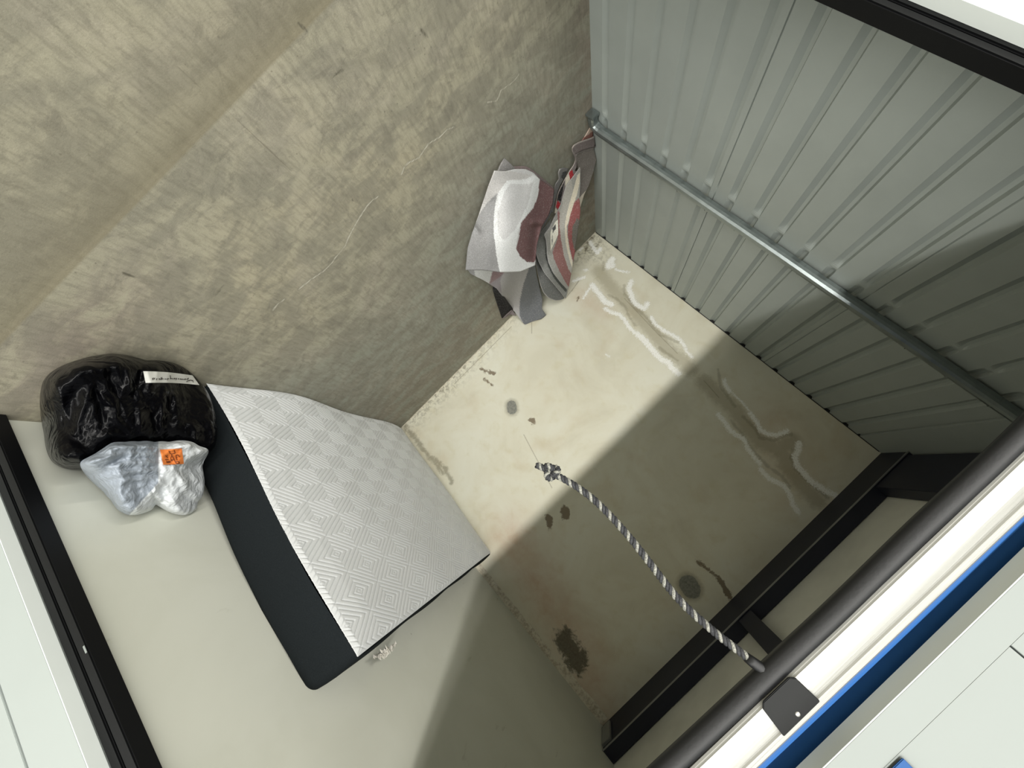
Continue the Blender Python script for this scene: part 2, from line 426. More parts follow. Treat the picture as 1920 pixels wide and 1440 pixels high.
set_attr(me, 'warm', np.clip(warm, 0, 1))
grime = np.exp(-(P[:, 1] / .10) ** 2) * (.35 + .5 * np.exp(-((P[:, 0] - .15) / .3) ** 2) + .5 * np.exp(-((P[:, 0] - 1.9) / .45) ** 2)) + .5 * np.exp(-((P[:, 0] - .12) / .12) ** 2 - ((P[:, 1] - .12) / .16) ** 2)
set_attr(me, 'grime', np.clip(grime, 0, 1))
struct(obj('wall_back', me, MB))

# a raised ridge of paint along the foot of the back wall
bm = bmesh.new(); box(bm, 0, RW, -.006, .0, 0, .007, bev=.002)
o = struct(obj('baseboard_back', bm, M_caulk))

# filler strip in the corner of back and right wall
n = 140; V = []
for i in range(n):
    z = .02 + 2.58 * i / (n - 1)
    w = .046 + .012 * noise.noise(Vector((0, 0, z * 5))) + .008 * noise.noise(Vector((3, 0, z * 22)))
    if abs(z - 2.13) < .05: w -= .02
    if z > 2.15: w += .012
    V += [(RW - w, -.0015, z), (RW - w * .85, -.008, z), (RW - .006, -.011, z), (RW, -.012, z)]
struct(obj('trim_1', mesh(V, [tuple(f) for f in grid_faces(n, 4).tolist()]), M_caulk))

# ---- right wall
struct(obj('wall_right', boxm(RW, RW + .06, -2.30, .02, 0, 2.72), MR))

# ---- left wall: ribbed sheet, grooves run front to back
prof = [(0, 0.0)]; gd = -.019
z = .045
groove0 = [.095 + .1405 * k for k in range(17)]
for g in groove0:
    prof += [(0, g - .020), (gd, g + .002), (gd, g + .016), (0, g + .024)]
    if abs(g - .095 - .1405 * 5) < .01 or abs(g - .095 - .1405 * 11) < .01:
        prof += [(0, g + .050), (-.006, g + .051), (0, g + .056)]
prof += [(0, 2.436), (-.012, 2.440), (-.012, 2.452), (0, 2.456), (0, 2.74)]
yv = np.concatenate([np.arange(-2.36, -1.42, .06), np.arange(-1.42, -1.0, .008), np.arange(-1.0, 0.001, .05), [0.0]])
V = []
for y in yv:
    k1 = math.exp(-((y + 1.245) / .028) ** 2)
    for i, (x, zz) in enumerate(prof):
        xx = x * (1 - .95 * k1)
        V.append((xx, y, zz + .004 * k1 * math.sin(i * 1.7)))
me = mesh(V, [tuple(f) for f in grid_faces(len(yv), len(prof)).tolist()])
wl = struct(obj('wall_left', me, M_cor))
# slab behind the sheet and dark gap at the back corner
struct(obj('trim_2', boxm(-.10, -.021, -2.36, .02, 0, 2.74), M_beam))
o = struct(obj('trim_3', boxm(-.015, .0035, -.006, -.0005, 0, 2.6), M_black))

# ---- ceiling
struct(obj('ceiling', boxm(-.2, 2.9, -2.34, .05, 2.705, 2.76), M_ceil))
bm = bmesh.new(); box(bm, .0, RW, -.255, .0, 2.614, 2.70)
be = thing('steel_beam', 'dark steel beam across the top of the back wall under the ceiling', 'beam', (0, 0, 2.614))
adopt(obj('beam_body', bm, M_beam), be)
adopt(obj('beam_lip', boxm(.0, RW, -.262, -.2551, 2.606, 2.613), M_lip), be)
bm = bmesh.new(); box(bm, 2.56, 2.635, -.23, -.05, 2.596, 2.614, bev=.003)
adopt(obj('bracket', bm, M_lip), be)
tag(obj('ceiling_joist', boxm(1.37, 1.47, -2.28, -.262, 2.62, 2.70, bev=.003), M_beam), 'dark joist along the ceiling above the hanging rope', 'joist', 'ceiling joists')
tag(obj('ceiling_joist', boxm(.02, .30, -2.28, -.262, 2.62, 2.70, bev=.003), M_beam), 'broad dark joist on the ceiling beside the ribbed metal wall', 'joist', 'ceiling joists')

# ---- front wall: header, jambs
HB = 1.961
bm = bmesh.new()
box(bm, .0, 3.2, YF, -2.342, HB, 2.008)                    # header trim
struct(obj('trim_4', bm, M_white))
struct(obj('trim_7', boxm(.19, 2.684, YF + .0005, -2.3425, HB - .002, HB - .0002), M_ret))  # thin pale cap, its colour lifted so the underside reads as lit
bm = bmesh.new()
box(bm, -3, 1.1375, YF, -2.342, 2.0083, 3.4, bev=.0005)
box(bm, 1.1405, 7, YF, -2.342, 2.0083, 3.4, bev=.0005)
struct(obj('wall_front', bm, M_white))
bm = bmesh.new(); box(bm, 2.6865, 2.83, YF, -2.30, -.012, HB - .0005, bev=.001); struct(obj('trim_5', bm, M_white2))
struct(obj('trim_8', boxm(2.6835, 2.6863, YF, -2.3455, -.002, HB - .0025), M_ret))
struct(obj('trim_9', boxm(.1925, .1953, YF, -2.3455, -.002, HB - .0025), M_ret))
bm = bmesh.new(); box(bm, .04, .192, YF, -2.365, -.012, HB - .0005, bev=.001); box(bm, .04, .18, -2.3649, -2.30, -.012, HB - .0005); struct(obj('trim_6', bm, M_ret))
bm = bmesh.new(); box(bm, 2.832, 7, YF - .003, -2.30, -.012, 2.0085, bev=.001); struct(obj('wall_front_right', bm, M_white2))
bm = bmesh.new(); box(bm, -3, .038, YF - .003, -2.365, -.012, 2.0085, bev=.001); struct(obj('wall_front_left', bm, M_white))

def guide(x0, x1, label, chip):
    g = thing('door_guide', label, 'door guide', ((x0 + x1) / 2, -2.32, 0))
    n = x1 - x0; g['group'] = 'door guides of the opening'
    bm = bmesh.new()
    box(bm, x0, x0 + n * .46, -2.345, -2.302, .0, 2.34, bev=.003)
    box(bm, x0 + n * .54, x1, -2.345, -2.302, .0, 2.34, bev=.003)
    box(bm, x0 + .001, x1 - .001, -2.330, -2.304, .0, 2.34)
    adopt(obj('channel', bm, M_guide), g)
    if chip:
        bm = bmesh.new(); box(bm, x0 + .003, x0 + .009, -2.3462, -2.345, .83, .85, bev=.0005)
        adopt(obj('paint_chip', bm, M_white), g)['label'] = 'bare white chip'
guide(2.618, 2.683, 'black door guide at the opening, on the smooth cream wall side', True)
guide(.187, .231, 'black door guide at the opening, on the ribbed metal wall side', False)

# ---- roller door
dr = struct(D.objects.new('door_1', None)); C.objects.link(dr); dr.location = (1.43, -2.315, 1.85)
tl = lambda x: -.010 * (x - 1.43)     # the rail hangs a touch lower towards the cream wall
def swept(profile, x0, x1, n, wob=0.0):
    V = []
    for i in range(n):
        x = x0 + (x1 - x0) * i / (n - 1)
        for (y, z) in profile:
            V.append((x, y, z + tl(x) + wob * noise.noise(Vector((x * 3.0, 1.3, 0)))))
    m_ = len(profile)
    Fs = [tuple(f) for f in grid_faces(n, m_, wrap=True).tolist()]
    Fs += [tuple(range(m_)), tuple(range((n - 1) * m_, n * m_))[::-1]]
    me_ = mesh(V, Fs); bmx = bmesh.new(); bmx.from_mesh(me_); bmesh.ops.recalc_face_normals(bmx, faces=bmx.faces); bmx.to_mesh(me_); bmx.free(); return me_
rail = [(-2.322, 1.874), (-2.3245, 1.877), (-2.323, 1.879), (-2.326, 1.8815), (-2.328, 1.895), (-2.3285, 1.905), (-2.327, 1.918), (-2.3255, 1.921), (-2.3275, 1.924), (-2.3275, 1.934), (-2.325, 1.937), (-2.300, 1.937), (-2.300, 1.874)]
adopt(obj('bottom_rail', swept(rail, .235, 2.614, 60), M_alu), dr)
seal = [(-2.321, 1.8735), (-2.3268, 1.871), (-2.3268, 1.862), (-2.323, 1.848), (-2.317, 1.8415), (-2.306, 1.8405), (-2.299, 1.850), (-2.297, 1.862), (-2.300, 1.8735)]
adopt(obj('rubber_seal', swept(seal, .235, 2.614, 120, .006), M_black, smooth=True), dr)
cur = [(-2.322, 1.9375), (-2.3235, 1.941), (-2.3225, 1.9455), (-2.316, 1.949)]
cprof = list(cur); zz = 1.949
while zz < 2.30:
    cprof += [(-2.316, zz + .03), (-2.312, zz + .036), (-2.312, zz + .060), (-2.316, zz + .066)]; zz += .066
back = [(y + .003, z) for y, z in cprof][::-1]
adopt(obj('curtain', swept(cprof + back, .237, 2.612, 60), M_blue), dr)
th = np.linspace(0, 2 * math.pi, 40, endpoint=False)
adopt(obj('curtain_roll', swept([(-2.165 + .13 * math.cos(t), 2.44 + .13 * math.sin(t)) for t in th], .25, 2.60, 3), M_blue), dr)
# latch plate hooked over the rail edge
bm = bmesh.new()
prof_p = [(0, -.0405), (.0, -.041), (-.0405, -.027)]
out = [(1.408, 1.879), (1.416, 1.872), (1.478, 1.872), (1.487, 1.879), (1.493, 1.926), (1.406, 1.925)]
front = [bm.verts.new((x, -2.3335, z + tl(x))) for x, z in out]; bck = [bm.verts.new((x, -2.3285, z + tl(x))) for x, z in out]
bm.faces.new(front); bm.faces.new(bck[::-1])
for i in range(6): j = (i + 1) % 6; bm.faces.new((front[i], front[j], bck[j], bck[i]))
bmesh.ops.recalc_face_normals(bm, faces=bm.faces)
bmesh.ops.bevel(bm, geom=bm.edges[:], offset=.0012, segments=2, affect='EDGES')
lp = adopt(obj('latch_plate', bm, M_dim), dr); lp['label'] = 'black latch plate with one rivet'
bm = bmesh.new(); bmesh.ops.create_uvsphere(bm, u_segments=16, v_segments=8, radius=1)
for v in bm.verts: v.co = Vector((1.449 + v.co.x * .004, -2.3335 + v.co.y * .0015, 1.916 + v.co.z * .004))
rv = obj('rivet', bm, M_alu, smooth=True); rv.parent = lp

# ---- sign on the header
bm = bmesh.new(); box(bm, 1.376, 1.72, YF - .006, YF - .0025, 2.012, 2.20, bev=.001)
sg = tag(obj('wall_sign', bm, M_sign), 'plain blue sign on the white wall above the opening', 'sign')

# ------------------------------------------------------------------ galvanised post on the ribbed wall
post = thing('steel_post', 'galvanised steel post standing against the grey ribbed metal wall', 'post', (.03, -1.17, 0))
V = []; Fs = []
rr = .026
prof_t = [(.0, -1), (.55, -.95), (.93, -.62), (1.05, -.1), (.93, .45), (.5, .9), (0, 1), (-.75, .9), (-1, .5), (-1, -.5), (-.75, -.9)]
path = []
for a in np.linspace(math.pi / 2, 0, 8):
    path.append((-1.20 + .035 * math.sin(math.pi / 2 - a) - .0, .03 + .035 * (1 - math.cos(math.pi / 2 - a))))
pts3 = [(.032, -1.245, .03), (.032, -1.225, .03), (.032, -1.205, .033), (.031, -1.188, .043), (.03, -1.178, .06), (.03, -1.172, .085)]
zz = .12
while zz < 2.70: pts3.append((.03 + .0006 * math.sin(zz * 9), -1.172 + .012 * zz, zz)); zz += .09
pts3.append((.03, -1.172 + .012 * 2.7, 2.704))
pts3 = np.array(pts3); T = np.gradient(pts3, axis=0); T /= np.linalg.norm(T, axis=1)[:, None]
for p, t in zip(pts3, T):
    ex = np.array([1.0, 0, 0]); ex -= t * (ex @ t); ex /= np.linalg.norm(ex); ey = np.cross(t, ex)
    for a, b in prof_t: V.append(p + rr * (a * ex + b * ey))
m_ = len(prof_t)
Fs = [tuple(f) for f in grid_faces(len(pts3), m_, wrap=True).tolist()] + [tuple(range(m_)), tuple(range((len(pts3) - 1) * m_, len(pts3) * m_))[::-1]]
me = mesh(V, Fs); bm = bmesh.new(); bm.from_mesh(me); bmesh.ops.recalc_face_normals(bm, faces=bm.faces); bm.to_mesh(me); bm.free()
adopt(obj('tube', me, M_galv, smooth=False), post)
for k in range(13):
    zc = .30 + .185 * k; yc = -1.172 + .012 * zc
    V = []
    for dz, r2 in ((-.0022, 1.0), (-.0014, 1.035), (.0014, 1.035), (.0022, 1.0)):
        for a, b in prof_t: V.append((.03 + rr * r2 * a, yc - rr * r2 * b, zc + dz))
    adopt(obj('seam_ring', mesh(V, [tuple(f) for f in grid_faces(4, m_, wrap=True).tolist()]), M_galv), post)
bm = bmesh.new(); box(bm, .003, .058, -1.262, -1.246, .001, .062, bev=.003)
adopt(obj('foot_bracket', bm, M_galv), post)

# ------------------------------------------------------------------ pull rope
def rope_path(n=260):
    P3 = np.array([(1.440, -2.312, 1.850), (1.445, -2.312, 1.82), (1.456, -2.312, 1.763), (1.463, -2.312, 1.70), (1.4625, -2.312, 1.66), (1.454, -2.312, 1.594), (1.448, -2.312, 1.54), (1.4455, -2.312, 1.49), (1.4465, -2.312, 1.44), (1.453, -2.312, 1.40), (1.463, -2.312, 1.365), (1.470, -2.312, 1.347)])
    u = np.concatenate([[0], np.cumsum(np.linalg.norm(np.diff(P3, axis=0), axis=1))]); L = u[-1]
    s_ = np.linspace(0, L, n)
    out = np.stack([np.interp(s_, u, P3[:, i]) for i in range(3)], 1)
    for _ in range(60): out[1:-1] = .5 * out[1:-1] + .25 * (out[:-2] + out[2:])
    return out, s_
def strands(path, s_, R=.0042, r=.0036, pitch=.026, nseg=7):
    T = np.gradient(path, axis=0); T /= np.linalg.norm(T, axis=1)[:, None]
    a = np.array([0, 1.0, 0]); res = []
    N_ = []; nn = np.cross(T[0], a); nn /= np.linalg.norm(nn)
    for t in T:
        nn = nn - t * (nn @ t); nn /= np.linalg.norm(nn); N_.append(nn.copy())
    N_ = np.array(N_); B_ = np.cross(T, N_)
    for k in range(3):
        ph = 2 * math.pi * (s_ / pitch + k / 3)
        c = path + R * (np.cos(ph)[:, None] * N_ + np.sin(ph)[:, None] * B_)
        v, f = tube(c, r, nseg); res.append((v, f, 0 if k == 0 else 1))
    return res
def m_rope(name, c1, c2):
    m = Mat(name); g = m.noise(500, 3, .6); return m.out(m.mix(m.step(g, .35, .6), c1, c2), .7, 0, m.bump(g, .5, .001))
M_rl = m_rope('light_rope_yarn', S(168, 168, 158), S(108, 108, 102)); M_rd = m_rope('dark_rope_yarn', S(24, 25, 28), S(56, 57, 60))
rp = thing('pull_rope', 'black and white twisted pull rope with a knotted end hanging from the door rail', 'rope', (1.44, -2.312, 1.85))
path, s_ = rope_path()
me = join(strands(path, s_)); me.materials.append(M_rl); me.materials.append(M_rd)
adopt(obj('rope_length', me, None, smooth=True), rp)
t_ = np.linspace(.25, 2 * math.pi * .985, 150)
kx = np.sin(t_) + 2 * np.sin(2 * t_); kz = np.cos(t_) - 2 * np.cos(2 * t_); ky = -np.sin(3 * t_)
kp = np.stack([kx * .0052, ky * .0075, kz * .0052], 1)
end = path[-1] + np.array([.002, 0, -.012])
kp = kp + end
me = join(strands(kp, np.linspace(0, .2, 150), .0036, .0033)); me.materials.append(M_rl); me.materials.append(M_rd)
adopt(obj('knot', me, None, smooth=True), rp)
tail = np.array([end + np.array([.002, 0, .004]), end + np.array([.004, 0, -.010]), end + np.array([.009, 0, -.022]), end + np.array([.013, 0, -.032])])
tt = np.linspace(0, 3, 30); tail = np.stack([np.interp(tt, range(4), tail[:, i]) for i in range(3)], 1)
me = join(strands(tail, np.linspace(0, .045, 30))); me.materials.append(M_rl); me.materials.append(M_rd)
adopt(obj('tail', me, None, smooth=True), rp)
bm = bmesh.new(); v, f = tube([(1.436, -2.312, 1.866), (1.440, -2.312, 1.85), (1.444, -2.312, 1.83), (1.446, -2.312, 1.818)], [.010, .0105, .0095, .0085], 12)
adopt(obj('sleeve', mesh(v, f), M_black, smooth=True), rp)['label'] = 'black sleeve at the top'

# ------------------------------------------------------------------ mattress
def m_fab(name, c1, c2, scale, rough=.85, bmp=.3, sheen=.15, spec=.2):
    m = Mat(name); g = m.noise(scale, 4, .65); a = m.noise(6, 3, .5)
    return m.out(m.mix(m.math('MULTIPLY', m.step(g, .3, .7), 1.0), c1, c2), rough, 0, m.bump(g, bmp, .0015), Specular_IOR_Level=spec, Sheen_Weight=sheen)
M_quilt = m_fab('white_knit', S(200, 202, 202), S(212, 214, 214), 500)
M_bord = m_fab('charcoal_knit', S(26, 30, 32), S(33, 37, 39), 350, .95, .15, 0.0, .05)
ML, MH, MT = 1.825, 1.285, .235
mat_root = thing('mattress', 'foam mattress standing on its long edge, quilted white face and charcoal sides', 'mattress', (2.45, -.92, 0))
def place(u, v, w):
    """u along the wall (0 front .. ML back), v up, w out of the quilted face"""
    lean = .068
    x = 2.350 + lean * v - w
    z = v + w * .115 * (v / MH)
    # the far end is squeezed into the corner; the front foot bows in a little
    x = x + .045 * max(0, (u - 1.45) / .4) ** 2 * (1 if u > 1.45 else 0)
    x -= .018 * math.exp(-((u - .35) / .3) ** 2 - (v / .5) ** 2)
    x -= .040 * math.exp(-((u - .55) / .35) ** 2 - (v / .18) ** 2)
    y = -1.832 + u + .012 * math.sin(v * 5.0) * (1 - u / ML)
    return x, y, z
def edge_in(d): return 0 if d >= .03 else .03 - math.sqrt(max(0, .03 ** 2 - (.03 - d) ** 2))
# quilted face with true relief: rhombic cells of nested lozenges
cu, cv = .283, .172
def quilt(u, v):
    a = (u - .030) / cu; b = (v - .144) / cv
    best = 9
    for (oa, ob) in ((0, 0), (.5, .5)):
        fa = abs((a - oa) - np.round(a - oa)); fb = abs((b - ob) - np.round(b - ob))
        best = np.minimum(best, fa + fb) if not isinstance(best, int) else fa + fb
    d = best * 2          # 0 at the centre of a lozenge .. 1 at its border
    ringn = 4.0
    q = d * ringn
    grv = np.abs(q - np.round(q)) * 2           # 0 in a groove
    prof_ = np.sqrt(np.clip(1 - (1 - np.clip(grv * 1.7, 0, 1)) ** 2, 0, 1))
    prof_ = np.where(q < .5, 1.0 * np.sqrt(np.clip(1 - (q / .55) ** 2 * .8, 0, 1)) , prof_)
    return prof_
nu, nv = 900, 640
U = np.linspace(.003, ML - .003, nu); Vv = np.linspace(.003, MH - .003, nv)
UU, VV = np.meshgrid(U, Vv, indexing='ij')
q = quilt(UU, VV)
ed = np.minimum(np.minimum(UU, ML - UU), np.minimum(VV, MH - VV)) - .003
rim = np.clip(ed / .012, 0, 1); rim = np.sqrt(np.clip(1 - (1 - rim) ** 2, 0, 1))
pil = .008 * np.clip(ed / .12, 0, 1)
wob = .004 * np.sin(UU * 9 + 1) * np.sin(VV * 7)
depth = (-.003 + .003 * rim) + pil + wob + .0075 * q * np.clip(ed / .02, .25, 1)
V = [place(u, v, w) for u, v, w in zip(UU.ravel(), VV.ravel(), depth.ravel())]
me = fast_mesh(np.array(V), grid_faces(nu, nv), 'quilted_face')
o = adopt(obj('quilted_face', me, M_quilt, smooth=True), mat_root); o['label'] = 'white quilted face with nested lozenges'
# charcoal border: a loop around the perimeter
per = []
R_ = .035
def perim():
    pts = []
    def arc(cx_, cy_, a0, a1):
        for a in np.linspace(a0, a1, 7): pts.append((cx_ + R_ * math.cos(a), cy_ + R_ * math.sin(a)))
    for x in np.linspace(R_, ML - R_, 60)[1:-1]: pts.append((x, 0))
    arc(ML - R_, R_, -math.pi / 2, 0)
    for y in np.linspace(R_, MH - R_, 40)[1:-1]: pts.append((ML, y))
    arc(ML - R_, MH - R_, 0, math.pi / 2)
    for x in np.linspace(ML - R_, R_, 60)[1:-1]: pts.append((x, MH))
    arc(R_, MH - R_, math.pi / 2, math.pi)
    for y in np.linspace(MH - R_, R_, 40)[1:-1]: pts.append((0, y))
    arc(R_, R_, math.pi, 1.5 * math.pi)
    return pts
pr = np.array(perim()); npz = len(pr); V = []
ws = [-.003, -.010, -.02, -.05, -.09, -.13, -.17, -.205, -.225, -.235]
cen = np.array([ML / 2, MH / 2])
for k, w in enumerate(ws):
    ins = .003 if k == 0 else (.0 if k < 8 else (.004 if k == 8 else .016))
    bul = .010 * math.sin(math.pi * min(1, max(0, (-w) / .235)))
    for i, (u, v) in enumerate(pr):
        nu_ = np.array([u, v]) - np.clip([u, v], [R_, R_], [ML - R_, MH - R_]); L_ = np.linalg.norm(nu_)
        if L_ > 1e-6: nu_ = nu_ / L_
        off = bul - ins + .003 * math.sin(i * .35 + k * .4)
        uu_, vv_ = u + nu_[0] * off, v + nu_[1] * off
        vv_ = max(vv_, .002)
        x, y, z = place(uu_, vv_, w)
        x = min(x, RW - .001); y = min(y, -.002); z = max(z, .001)
        V.append((x, y, z))
Fs = [tuple(f) for f in grid_faces(len(ws), npz, wrap=True).tolist()]
Fs.append(tuple(range((len(ws) - 1) * npz, len(ws) * npz)))
me = mesh(V, Fs); bm = bmesh.new(); bm.from_mesh(me); bmesh.ops.recalc_face_normals(bm, faces=bm.faces); bm.to_mesh(me); bm.free()
adopt(obj('side_border', me, M_bord, smooth=True), mat_root)['label'] = 'charcoal side border'
# crumpled tag
n = 14; V = []
tc = np.array([2.56, -1.50, 1.300])
M_tag = m_paint('paper_tag', S(214, 210, 200), .7, 0, .4, .05, 80)
for i in range(n):
    for j in range(n):
        a, b = i / (n - 1) - .5, j / (n - 1) - .5
        q3 = Vector((a * 3.1, b * 3.1, .3))
        V.append((tc[0] + .045 * a + .012 * noise.noise(q3 * 1.9), tc[1] + .09 * b + .02 * noise.noise(q3 * 2.3 + Vector((5, 0, 0))) - .02, tc[2] + .018 + .03 * noise.noise(q3 * 2.6 + Vector((0, 9, 0))) + .02 * (.5 - abs(a)) + .01 * b))
me = mesh(V, [tuple(f) for f in grid_faces(n, n).tolist()])
o = adopt(obj('care_tag', me, M_tag), mat_root); o['label'] = 'crumpled white tag on the upper edge'
md = o.modifiers.new('s', 'SOLIDIFY'); md.thickness = .0015

# ------------------------------------------------------------------ bags (closed inflated bodies)
def at_y(px_, py_, y): return at(px_, py_, 1, y)
def room_y(px_, py_):
    """depth at which the view reaches floor, right wall or the mattress end"""
    c = []
    for ax, v in ((2, .004), (0, RW - .004), (1, -1.862)):
        d = ray(px_, py_); t = (v - CAM[ax]) / d[ax]
        if t > 0: c.append(t)
    d = ray(px_, py_); return CAM[1] + d[1] * min(c)
def rbf(ctrl):
    P_ = np.array([c[:2] for c in ctrl], float) / 100; Yv = []
    for c in ctrl:
        if c[2] == 'y': Yv.append(c[3])
        else: Yv.append(at(c[0], c[1], 2, c[3])[1])
    Yv = np.array(Yv); n_ = len(P_)
    d_ = np.linalg.norm(P_[:, None] - P_[None], axis=2); K = d_ ** 2 * np.log(d_ + 1e-9)
    A_ = np.zeros((n_ + 3, n_ + 3)); A_[:n_, :n_] = K + 1e-4 * np.eye(n_); A_[:n_, n_] = 1; A_[:n_, n_ + 1:] = P_; A_[n_:, :n_] = A_[:n_, n_:].T
    w_ = np.linalg.solve(A_, np.concatenate([Yv, [0, 0, 0]]))
    def f(a, b):
        q = np.array([a, b]) / 100; r_ = np.linalg.norm(P_ - q, axis=1)
        return float((r_ ** 2 * np.log(r_ + 1e-9)) @ w_[:n_] + w_[n_] + w_[n_ + 1:] @ q)
    return f
class Blob:
    pw = 2.1
    def __init__(s, outline, cx_, cy_, yc, rimoff, disp):
        s.cx, s.cy, s.yc, s.disp = cx_, cy_, yc, disp
        o = np.array(outline, float); ang = np.arctan2(o[:, 1] - cy_, o[:, 0] - cx_); r = np.hypot(o[:, 0] - cx_, o[:, 1] - cy_)
        i = np.argsort(ang); ang = ang[i]; r = r[i]
        s.A = np.concatenate([ang - 2 * math.pi, ang, ang + 2 * math.pi]); s.R = np.concatenate([r, r, r])
        n = 240; th_ = np.linspace(-math.pi, math.pi, n, endpoint=False)
        rr_ = np.interp(th_, s.A, s.R)
        for _ in range(3): rr_ = .5 * rr_ + .25 * (np.roll(rr_, 1) + np.roll(rr_, -1))
        ry = np.array([room_y(cx_ + a * math.cos(t), cy_ + a * math.sin(t)) - rimoff for a, t in zip(rr_, th_)])
        for _ in range(4): ry = np.minimum(ry, .5 * ry + .25 * (np.roll(ry, 1) + np.roll(ry, -1)))
        s.th = th_; s.rr = rr_; s.ry = ry; s.mem = None
    def rim(s, t):
        t = (t + math.pi) % (2 * math.pi) - math.pi
        e = 2 * math.pi / len(s.th); k = (t + math.pi) / e; i = int(k) % len(s.th); j = (i + 1) % len(s.th); f = k - int(k)
        return s.rr[i] * (1 - f) + s.rr[j] * f, s.ry[i] * (1 - f) + s.ry[j] * f
    def front(s, px_, py_, lift=0.0):
        t = math.atan2(py_ - s.cy, px_ - s.cx); R, ry = s.rim(t); q = min(1.0, math.hypot(px_ - s.cx, py_ - s.cy) / R)
        h = math.sqrt(max(0, 1 - q ** s.pw))
        if s.mem is None:
            s.mem = rbf([(s.cx + s.rr[k] * math.cos(s.th[k]), s.cy + s.rr[k] * math.sin(s.th[k]), 'y', s.ry[k]) for k in range(0, len(s.th), 8)])
        m_ = s.mem(px_, py_); e_ = min(1, (1 - q) * 2.5); e_ = e_ * e_ * (3 - 2 * e_); y = ry * (1 - e_) + m_ * e_
        y -= s.yc * h
        y += s.disp(px_, py_) * min(1, (1 - q) * 14)
        y = min(y, room_y(px_, py_) - .004 - .03 * e_, s.back(px_, py_) - .004)
        return at_y(px_, py_, y - lift)
    def back(s, px_, py_):
        return 9.0
    def build(s, ns=90):
        V = []; nt = len(s.th)
        ss = np.sin(np.linspace(0, math.pi / 2, ns))
        for q in ss[1:]:
            for k in range(nt):
                p = (s.cx + q * s.rr[k] * math.cos(s.th[k]), s.cy + q * s.rr[k] * math.sin(s.th[k])); V.append(s.front(*p))
        nb = 14; sb = np.sin(np.linspace(math.pi / 2, 0, nb))[1:-1]
        for q in sb:
            for k in range(nt):
                p = (s.cx + q * s.rr[k] * math.cos(s.th[k]), s.cy + q * s.rr[k] * math.sin(s.th[k]))
                yb = max(s.front(*p)[1] + .002, min(room_y(*p) - .001, s.ry[k] + .25 * math.sqrt(1 - q * q), s.back(*p))); V.append(at_y(p[0], p[1], yb))
        rings = ns - 1 + len(sb)
        Fs = [tuple(f) for f in grid_faces(rings, nt, wrap=True).tolist()]
        c0 = len(V); V.append(s.front(s.cx, s.cy)); V.append(at_y(s.cx, s.cy, min(room_y(s.cx, s.cy) - .001, s.back(s.cx, s.cy))))
        for k in range(nt):
            j = (k + 1) % nt; Fs.append((c0, j, k)); Fs.append((c0 + 1, (rings - 1) * nt + k, (rings - 1) * nt + j))
        me_ = mesh(V, Fs); b_ = bmesh.new(); b_.from_mesh(me_); bmesh.ops.recalc_face_normals(b_, faces=b_.faces); b_.to_mesh(me_); b_.free(); return me_

def ridged(x, y, f, sx=1, sy=1, seed=0):
    return 1 - abs(noise.noise(Vector((x * f * sx, y * f * sy, seed)))) * 2
def seg_d(px_, py_, a, b):
    ax_, ay_ = a; bx_, by_ = b; dx, dy = bx_ - ax_, by_ - ay_
    t = max(0, min(1, ((px_ - ax_) * dx + (py_ - ay_) * dy) / (dx * dx + dy * dy))); return math.hypot(px_ - ax_ - t * dx, py_ - ay_ - t * dy), t
folds = [((163, 742), (140, 812), 9, .014), ((178, 725), (196, 800), 8, -.012), ((240, 695), (246, 730), 7, .012), ((262, 700), (250, 740), 6, -.010), ((308, 735), (302, 800), 7, .014), ((322, 742), (320, 770), 5, -.010),
         ((262, 770), (264, 808), 8, .014), ((335, 790), (325, 815), 7, .010), ((362, 795), (368, 825), 7, .010), ((275, 735), (300, 745), 6, .008), ((175, 722), (208, 760), 4, .007), ((200, 815), (300, 822), 10, .010), ((108, 800), (150, 830), 8, -.008), ((210, 700), (225, 760), 9, -.008), ((280, 760), (292, 800), 7, -.010)]
def dblack(x, y):
    d = 0
    for a, b, w, h in folds:
        q, t = seg_d(x, y, a, b); d -= h * math.exp(-(q / w) ** 2)
    n1 = noise.noise(Vector((x * .018, y * .018, 1.0)))
    d -= .016 * n1
    d -= .010 * ridged(x, y, .022, 1.4, .8, 4.0)
    r = math.atan2(y - 830, x - 260)
    d -= .0025 * math.sin(r * 13 + 3 * n1) * min(1, math.hypot(x - 260, y - 830) / 60)
    d -= .0012 * ridged(x, y, .07, 1, .7, 9.0)
    return d * .55
outl = [(75, 740), (80, 715), (92, 700), (118, 685), (150, 674), (180, 667), (205, 663), (232, 665), (255, 670), (275, 676), (300, 676), (325, 680), (345, 689), (360, 700), (374, 715), (388, 732), (398, 755), (405, 785), (408, 815), (402, 842), (380, 856), (330, 872), (280, 880), (220, 882), (185, 880), (165, 882), (145, 882), (118, 878), (97, 866), (88, 848), (82, 810), (76, 775)]
black = Blob(outl, 240, 775, .14, .004, dblack)
def m_black_bag():
    m = Mat('black_bin_liner'); g = m.noise(45, 5, .6, 1.2); v = m.noise(8, 3, .5, .6)
    cr = m.math('ABSOLUTE', m.math('SUBTRACT', v, .5)); cr2 = m.math('ABSOLUTE', m.math('SUBTRACT', m.noise(15, 2, .5, .4), .5))
    hh = m.math('ADD', m.math('MULTIPLY', cr, 1.4), m.math('ADD', m.math('MULTIPLY', cr2, .6), m.math('MULTIPLY', g, .08)))
    return m.out(S(6, 6, 8), .2, 0, m.bump(hh, .6, .035), Specular_IOR_Level=.5, IOR=1.2)
bb = thing('bin_bag', 'full black plastic bin bag with white tape, on the floor by the mattress end', 'bag', tuple(black.front(240, 775) * np.array([1, 1, 0])))
M_bb = m_black_bag()
adopt(obj('bag_body', black.build(), M_bb, smooth=True), bb)
